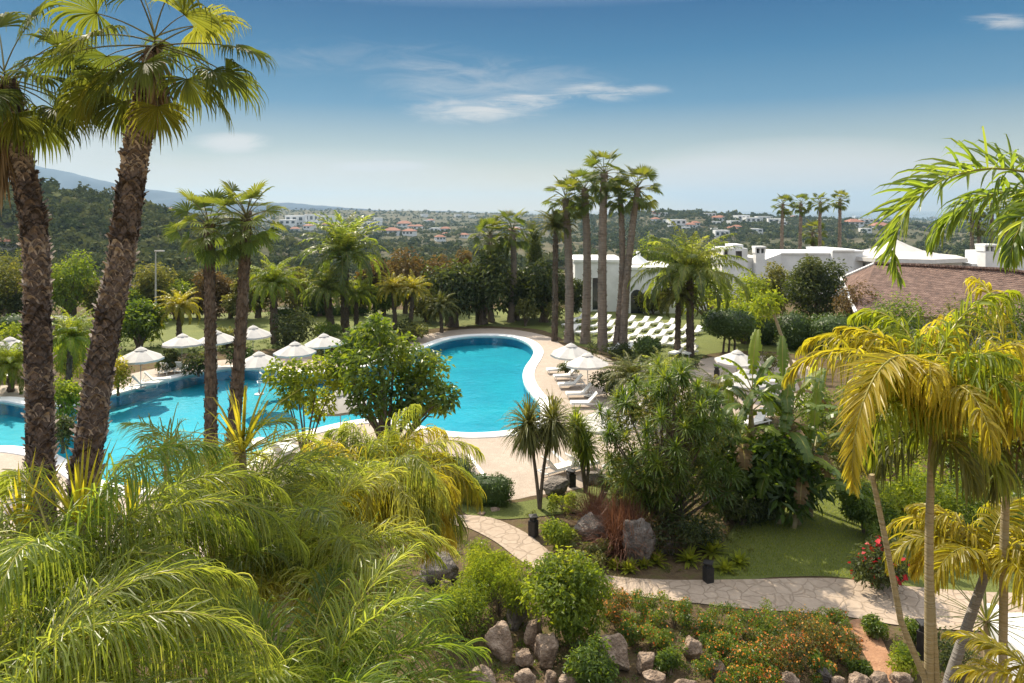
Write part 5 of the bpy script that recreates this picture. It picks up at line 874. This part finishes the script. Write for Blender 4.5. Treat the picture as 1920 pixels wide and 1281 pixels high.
def banana(label, px, base, spec, seed, name='banana_clump'):
    rg = np.random.default_rng(seed); g = G(px, base); k = g[1]/F; t = thing(name, label, 'plant', g)
    for dx, hh, nl, dy in spec:
        b = np.array([dx*k, dy, 0]); top = b+np.array([rg.normal(0, .25), rg.normal(0, .2), hh]); P = b+(top-b)*np.linspace(0, 1, 6)[:, None]; P[0, 2] = -.1; m = MB(); m.tube(P, [.13, .12, .11, .1, .08, .06], 8); m.build('stem', M['cane'], t, True)
        for i in range(nl):
            q = (i+.5)/nl; m = MB(); tn = np.clip(rg.normal(.45, .2), 0, 1); paddle(m, top-[0, 0, .4*q], i*2.4+rg.uniform(0, 1.5), 1.4-1.0*q+rg.normal(0, .1), rg.uniform(1.9, 2.7), rg.uniform(.26, .36), .6+1.6*q, tn, rg); m.build('leaf', [M['brown' if (q > .8 and rg.uniform() < .5) else ('bush' if rg.uniform() < .75 else 'lime')], M['rachis']], t)
banana('tall banana clump with torn paddle leaves right of the dragon tree', 1440, 965, [(-45, 3.4, 5, .2), (-10, 4.6, 6, .5), (20, 3.8, 6, -.3), (50, 4.4, 5, .4), (75, 3.0, 5, -.2), (-70, 2.6, 5, -.4), (5, 2.4, 5, -.8), (40, 2.2, 5, -.9), (-30, 5.2, 6, .8), (60, 5.0, 6, 1.0), (90, 3.8, 5, .6), (-60, 3.6, 5, .9), (25, 1.6, 4, -1.2)], 5)
T('dark_shrub', 'dark undergrowth at the foot of the banana clump', 'shrub', 1390, 985, 905, 150, 'dark', 2500, .2, 22, .0, depth=.6); T('broad_leaf_bush', 'dark glossy broad leaved bush merging with the banana clump, nearest the lawn', 'bush', 1455, 975, 800, 190, 'bush', 2600, .5, 18, .0, asp=.35, tb=.25, depth=.7); T('broad_leaf_bush', 'broad leaved bush between dragon tree and banana clump', 'bush', 1365, 950, 770, 130, 'bush', 1700, .45, 14, .0, asp=.35, tb=.35, depth=.7)
T('dark_shrub', 'dark undergrowth below the dragon tree along the path', 'shrub', 1270, 1040, 955, 170, 'dark', 2600, .16, 20, .0, depth=.6)
mb_t = thing('upright_leaf_plant', 'single bright green upright paddle leaf by the clipped hedge', 'plant', G(1510, 800)); m = MB(); paddle(m, np.array([0, 0, 1.7]), -1.2, 1.3, 2.6, .36, .2, .85, R); m.build('leaf', [M['lime'], M['rachis']], mb_t); m = MB(); m.tube([(0, 0, -.1), (0, 0, 1.95)], [.08, .05], 8); m.build('stem', M['cane'], mb_t)
def grassy(label, px, base, h, w, mat, n, seed, name='grass_clump', tint=.5):
    rg = np.random.default_rng(seed); g = G(px, base); k = g[1]/F; t = thing(name, label, 'plant', g); m = MB(); 
    for i in range(9): rosette(m, (rg.normal(0, w*k*.2), rg.normal(0, w*k*.15), 0), n//9, h*k*rg.uniform(.7, 1.05), .011, rg, 1.55, .55, .45, tint, 5, .2)
    m.build('blades', M[mat], t)
grassy('red bronze grass clump growing between the two grey boulders', 1150, 1030, 120, 90, 'rust', 1100, 3, tint=.35); grassy('smaller red bronze grass clump behind the flat topped boulder', 1118, 985, 75, 60, 'rust', 500, 4)
T('green_bush', 'large bright green bush above the rocks in the bottom centre', 'bush', 1062, 1200, 1024, 164, 'lime', 9000, .15, 28, .0, .34, 4, .06, asp=.5, tb=.3)
T('feathery_bush', 'soft grey green feathery bush left of the large bright green bush', 'bush', 935, 1155, 1036, 160, 'lime', 8000, .13, 24, .0, .34, 5, .05, asp=.25, tb=.45); T('feathery_bush', 'fresh green bush where the path narrows', 'bush', 905, 1095, 1012, 90, 'lime', 2800, .12, 14, .0, asp=.3); T('feathery_bush', 'grey green trailing bush left of the knobbly rock', 'bush', 850, 1200, 1080, 170, 'bush', 7000, .13, 24, .0, asp=.28, tb=.7)
T('green_bush', 'round lime green bush right of the bollard at the path bend', 'bush', 1048, 1035, 966, 78, 'lime', 2600, .13, 14, .0); T('green_bush', 'low olive bush in front of the flat topped boulder', 'bush', 1110, 1065, 1018, 90, 'olive', 2000, .13, 14, .0); T('green_bush', 'yellow green ground shrub between the dracaena and dragon tree', 'bush', 1190, 935, 892, 100, 'yellow', 1700, .15, 14, .0, tb=.3); T('green_bush', 'small bush behind the red bronze grass', 'bush', 1060, 962, 928, 70, 'lime', 1200, .12, 10, .0); T('green_bush', 'shady green bush under the rocks at the bottom', 'bush', 1112, 1290, 1200, 110, 'bush', 3600, .13, 16, .0, tb=.25); T('green_bush', 'grey green bush between the pinkish rock and veined stone', 'bush', 1255, 1265, 1215, 60, 'bush', 1500, .11, 10, .0)
clipped('clipped_hedge', 'low clipped hedge with rounded end beside the pool deck', 'hedge', 912, 944, 894, 96, p=3.2, n=4200, leaf=.09, depth=.5, rz=-.1); clipped('clipped_hedge', 'clipped hedge behind the yellowish palm, next to the low rounded one', 'hedge', 848, 925, 858, 80, p=2.6, n=3200, leaf=.09)
for i, (x, y, r_) in enumerate(((1230, 1058, 24), (1292, 1055, 26), (1275, 1012, 30), (1335, 1040, 36), (1360, 1072, 22), (1180, 1072, 20), (1152, 1066, 16), (1305, 1000, 26), (1208, 1064, 14), (1385, 1060, 22))):
    g = G(x, y); k = g[1]/F; o = thing('succulent', 'lime green leafy rosette in the dark bed along the path', 'plant', g, 0, 'lime rosettes along the path'); m = MB(); rosette(m, (0, 0, .08), 34, r_*k, .075, np.random.default_rng(i), 1.4, .0, .3, .95, 4, .3)
    m.build('leaves', M['lime'], o)
for i, (x, b, h_, w_, fm) in enumerate(((1150, 1162, 52, 70, 'flower'), (1205, 1168, 46, 80, 'flower'), (1265, 1178, 50, 90, 'flower'), (1330, 1188, 50, 90, 'flower'), (1395, 1200, 54, 90, 'flower'), (1250, 1215, 50, 90, 'flower'), (1180, 1205, 44, 60, 'flower'), (1460, 1205, 60, 100, 'flower'), (1525, 1225, 66, 100, 'flower'), (1575, 1245, 64, 80, 'flower'), (1400, 1250, 56, 100, 'flower'), (1480, 1262, 60, 100, 'flower'), (1350, 1232, 40, 70, 'flower'), (1420, 1292, 54, 100, 'flower'), (1340, 1288, 40, 80, 'flower'), (1540, 1272, 40, 60, 'flower'), (1560, 1195, 44, 70, 'flower'))):
    T('flower_bush', ('green bush speckled with orange blossoms in the bed below the path', 'bush thick with orange yellow blossoms in the bed below the path')[i in (0, 8, 9, 10, 11, 13)], 'flower bush', x, b, b-h_*1.2, w_*1.12, 'bush' if i not in (0, 8, 9, 11) else 'olive', 2400, .075, 14, .0, .36, i, .03, ('green bushes with few orange blossoms in the bed', 'bushes thick with orange blossoms in the bed')[i in (0, 8, 9, 10, 11, 13)], flower=(fm, (380 if i in (0, 8, 9, 10, 11, 13) else 150), .06), tb=.5)
T('rose_bush', 'dark bush with red blossoms at the shady end of the garden lawn', 'flower bush', 1640, 1100, 1000, 120, 'dark', 4000, .14, 18, .0, seed=2, flower=('red', 100, .2))
for i, a in enumerate([('green_bush', 'green shrub mass right of the garden lawn, nearest the lawn', 'bush', 1620, 1000, 900, 120, 'bush'), ('green_bush', 'tall leafy shrub behind the golden palm cane', 'bush', 1720, 1010, 850, 150, 'lime'), ('green_bush', 'leafy shrub at the right edge under the golden palms', 'bush', 1850, 1030, 850, 170, 'bush'), ('green_bush', 'shrub behind the lawn right of the banana clump', 'bush', 1590, 910, 790, 150, 'olive'), ('green_bush', 'dark shrub far right behind the second golden cane', 'bush', 1900, 930, 790, 140, 'bush'), ('green_bush', 'lime shrub behind the golden frond tip', 'bush', 1690, 890, 760, 170, 'lime'), ('green_bush', 'leafy bush between banana leaves and golden frond, farther back', 'bush', 1560, 830, 720, 140, 'bush'), ('green_bush', 'olive bush behind the golden crown near the terracotta house', 'bush', 1680, 800, 690, 180, 'olive'), ('green_bush', 'green bush far back under the golden crowns at the right', 'bush', 1850, 800, 680, 200, 'bush'), ('green_bush', 'bush behind the golden palm trunk, upper one', 'bush', 1790, 900, 780, 130, 'lime')]): T(*a, 4600, .17, 22, .0, .34, i)
for a in [('green_bush', 'small green bush at the path edge above the earth track', 'bush', 1640, 1198, 1155, 50, 'bush'), ('green_bush', 'low green bush right of the earth track', 'bush', 1690, 1262, 1205, 70, 'lime'), ('green_bush', 'little bush left of the earth track', 'bush', 1612, 1270, 1230, 50, 'bush'), ('green_bush', 'dark leafy bush behind the thin canes', 'bush', 1712, 1215, 1160, 50, 'bush'), ('dark_shrub', 'dark shrub beneath the leaning grey cane', 'shrub', 1790, 1260, 1180, 90, 'dark')]: T(*a, 1500, .1, 10, .0)
# low planting on the beds
def cover(name, pts, n, h, mat, leaf, seed, avoid=()):
    rg = np.random.default_rng(seed); P = px_poly(pts); lo, hi = P.min(0), P.max(0); q = rg.uniform(lo, hi, (n*4, 2)); k = inside(P, q[:, 0], q[:, 1])
    for a in avoid: k &= ~inside(px_poly(a), q[:, 0], q[:, 1])
    q = q[k][:n]; lb = [(x, y, h*rg.uniform(.1, .5), h*rg.uniform(.5, 1.2)) for x, y in q]; m = MB(); leaves(m, lb, len(lb)*26, leaf, rg, squash=.55, tlobe=.25); tag(m.build(name, M[mat]), kind='stuff')
PTH = [(850, 960), (990, 985), (1090, 1055), (1250, 1078), (1690, 1090), (1980, 1110), (1980, 1190), (1700, 1185), (1500, 1160), (1300, 1142), (1110, 1120), (960, 1060), (850, 990)]
ET = [(1570, 1150), (1640, 1150), (1740, 1310), (1630, 1310)]
cover('ground_cover', [(640, 960), (860, 985), (960, 1060), (1110, 1120), (1300, 1142), (1500, 1160), (1600, 1175), (1740, 1200), (1840, 1210), (1840, 1320), (560, 1320)], 900, .13, 'bush', .08, 1, (PTH, ET)); cover('ground_cover', [(980, 965), (1120, 925), (1400, 940), (1420, 1082), (1240, 1078), (1100, 1055)], 420, .12, 'olive', .08, 2, (PTH,)); cover('ground_cover', [(1520, 830), (1960, 820), (1980, 1000), (1700, 1000), (1520, 900)], 400, .25, 'lime', .12, 3); cover('ground_cover', [(1160, 860), (1330, 800), (1480, 780), (1520, 880), (1400, 930), (1200, 920)], 420, .25, 'dark', .13, 4); cover('ground_cover', [(1070, 745), (1140, 720), (1320, 690), (1330, 660), (1110, 660), (1085, 690)], 200, .25, 'dark', .15, 5, ([(1030, 690), (1110, 690), (1130, 770), (1040, 770)],)); cover('ground_cover', [(-200, 640), (560, 640), (560, 655), (340, 672), (200, 690), (-200, 710)], 300, .3, 'hedge', .2, 6)
# grass blades over the shady garden lawn
rg = np.random.default_rng(9); P = px_poly([(1330, 1083), (1400, 960), (1500, 905), (1700, 905), (1800, 960), (1690, 1096), (1560, 1080)]); q = rg.uniform(P.min(0), P.max(0), (60000, 2)); q = q[inside(P, q[:, 0], q[:, 1])][:22000]; n = len(q); az = rg.uniform(0, 6.28, n); d = np.stack([np.cos(az)*.4, np.sin(az)*.4, np.ones(n)], -1); b = np.hstack([q, np.full((n, 1), .02)]); ln = rg.uniform(.04, .09, n)[:, None]; m = MB(); m.strips(np.stack([b, b+d*ln*.6, b+d*ln+np.stack([np.cos(az), np.sin(az), 0*az], -1)*ln*.25], 1), np.stack([-np.sin(az), np.cos(az), 0*az], -1)[:, None]*np.ones((1, 3, 1)), np.array([[.006, .005, .001]])*np.ones((n, 1)), rg.uniform(0, 1, n)); tag(m.build('grass', M['lime']), kind='stuff')
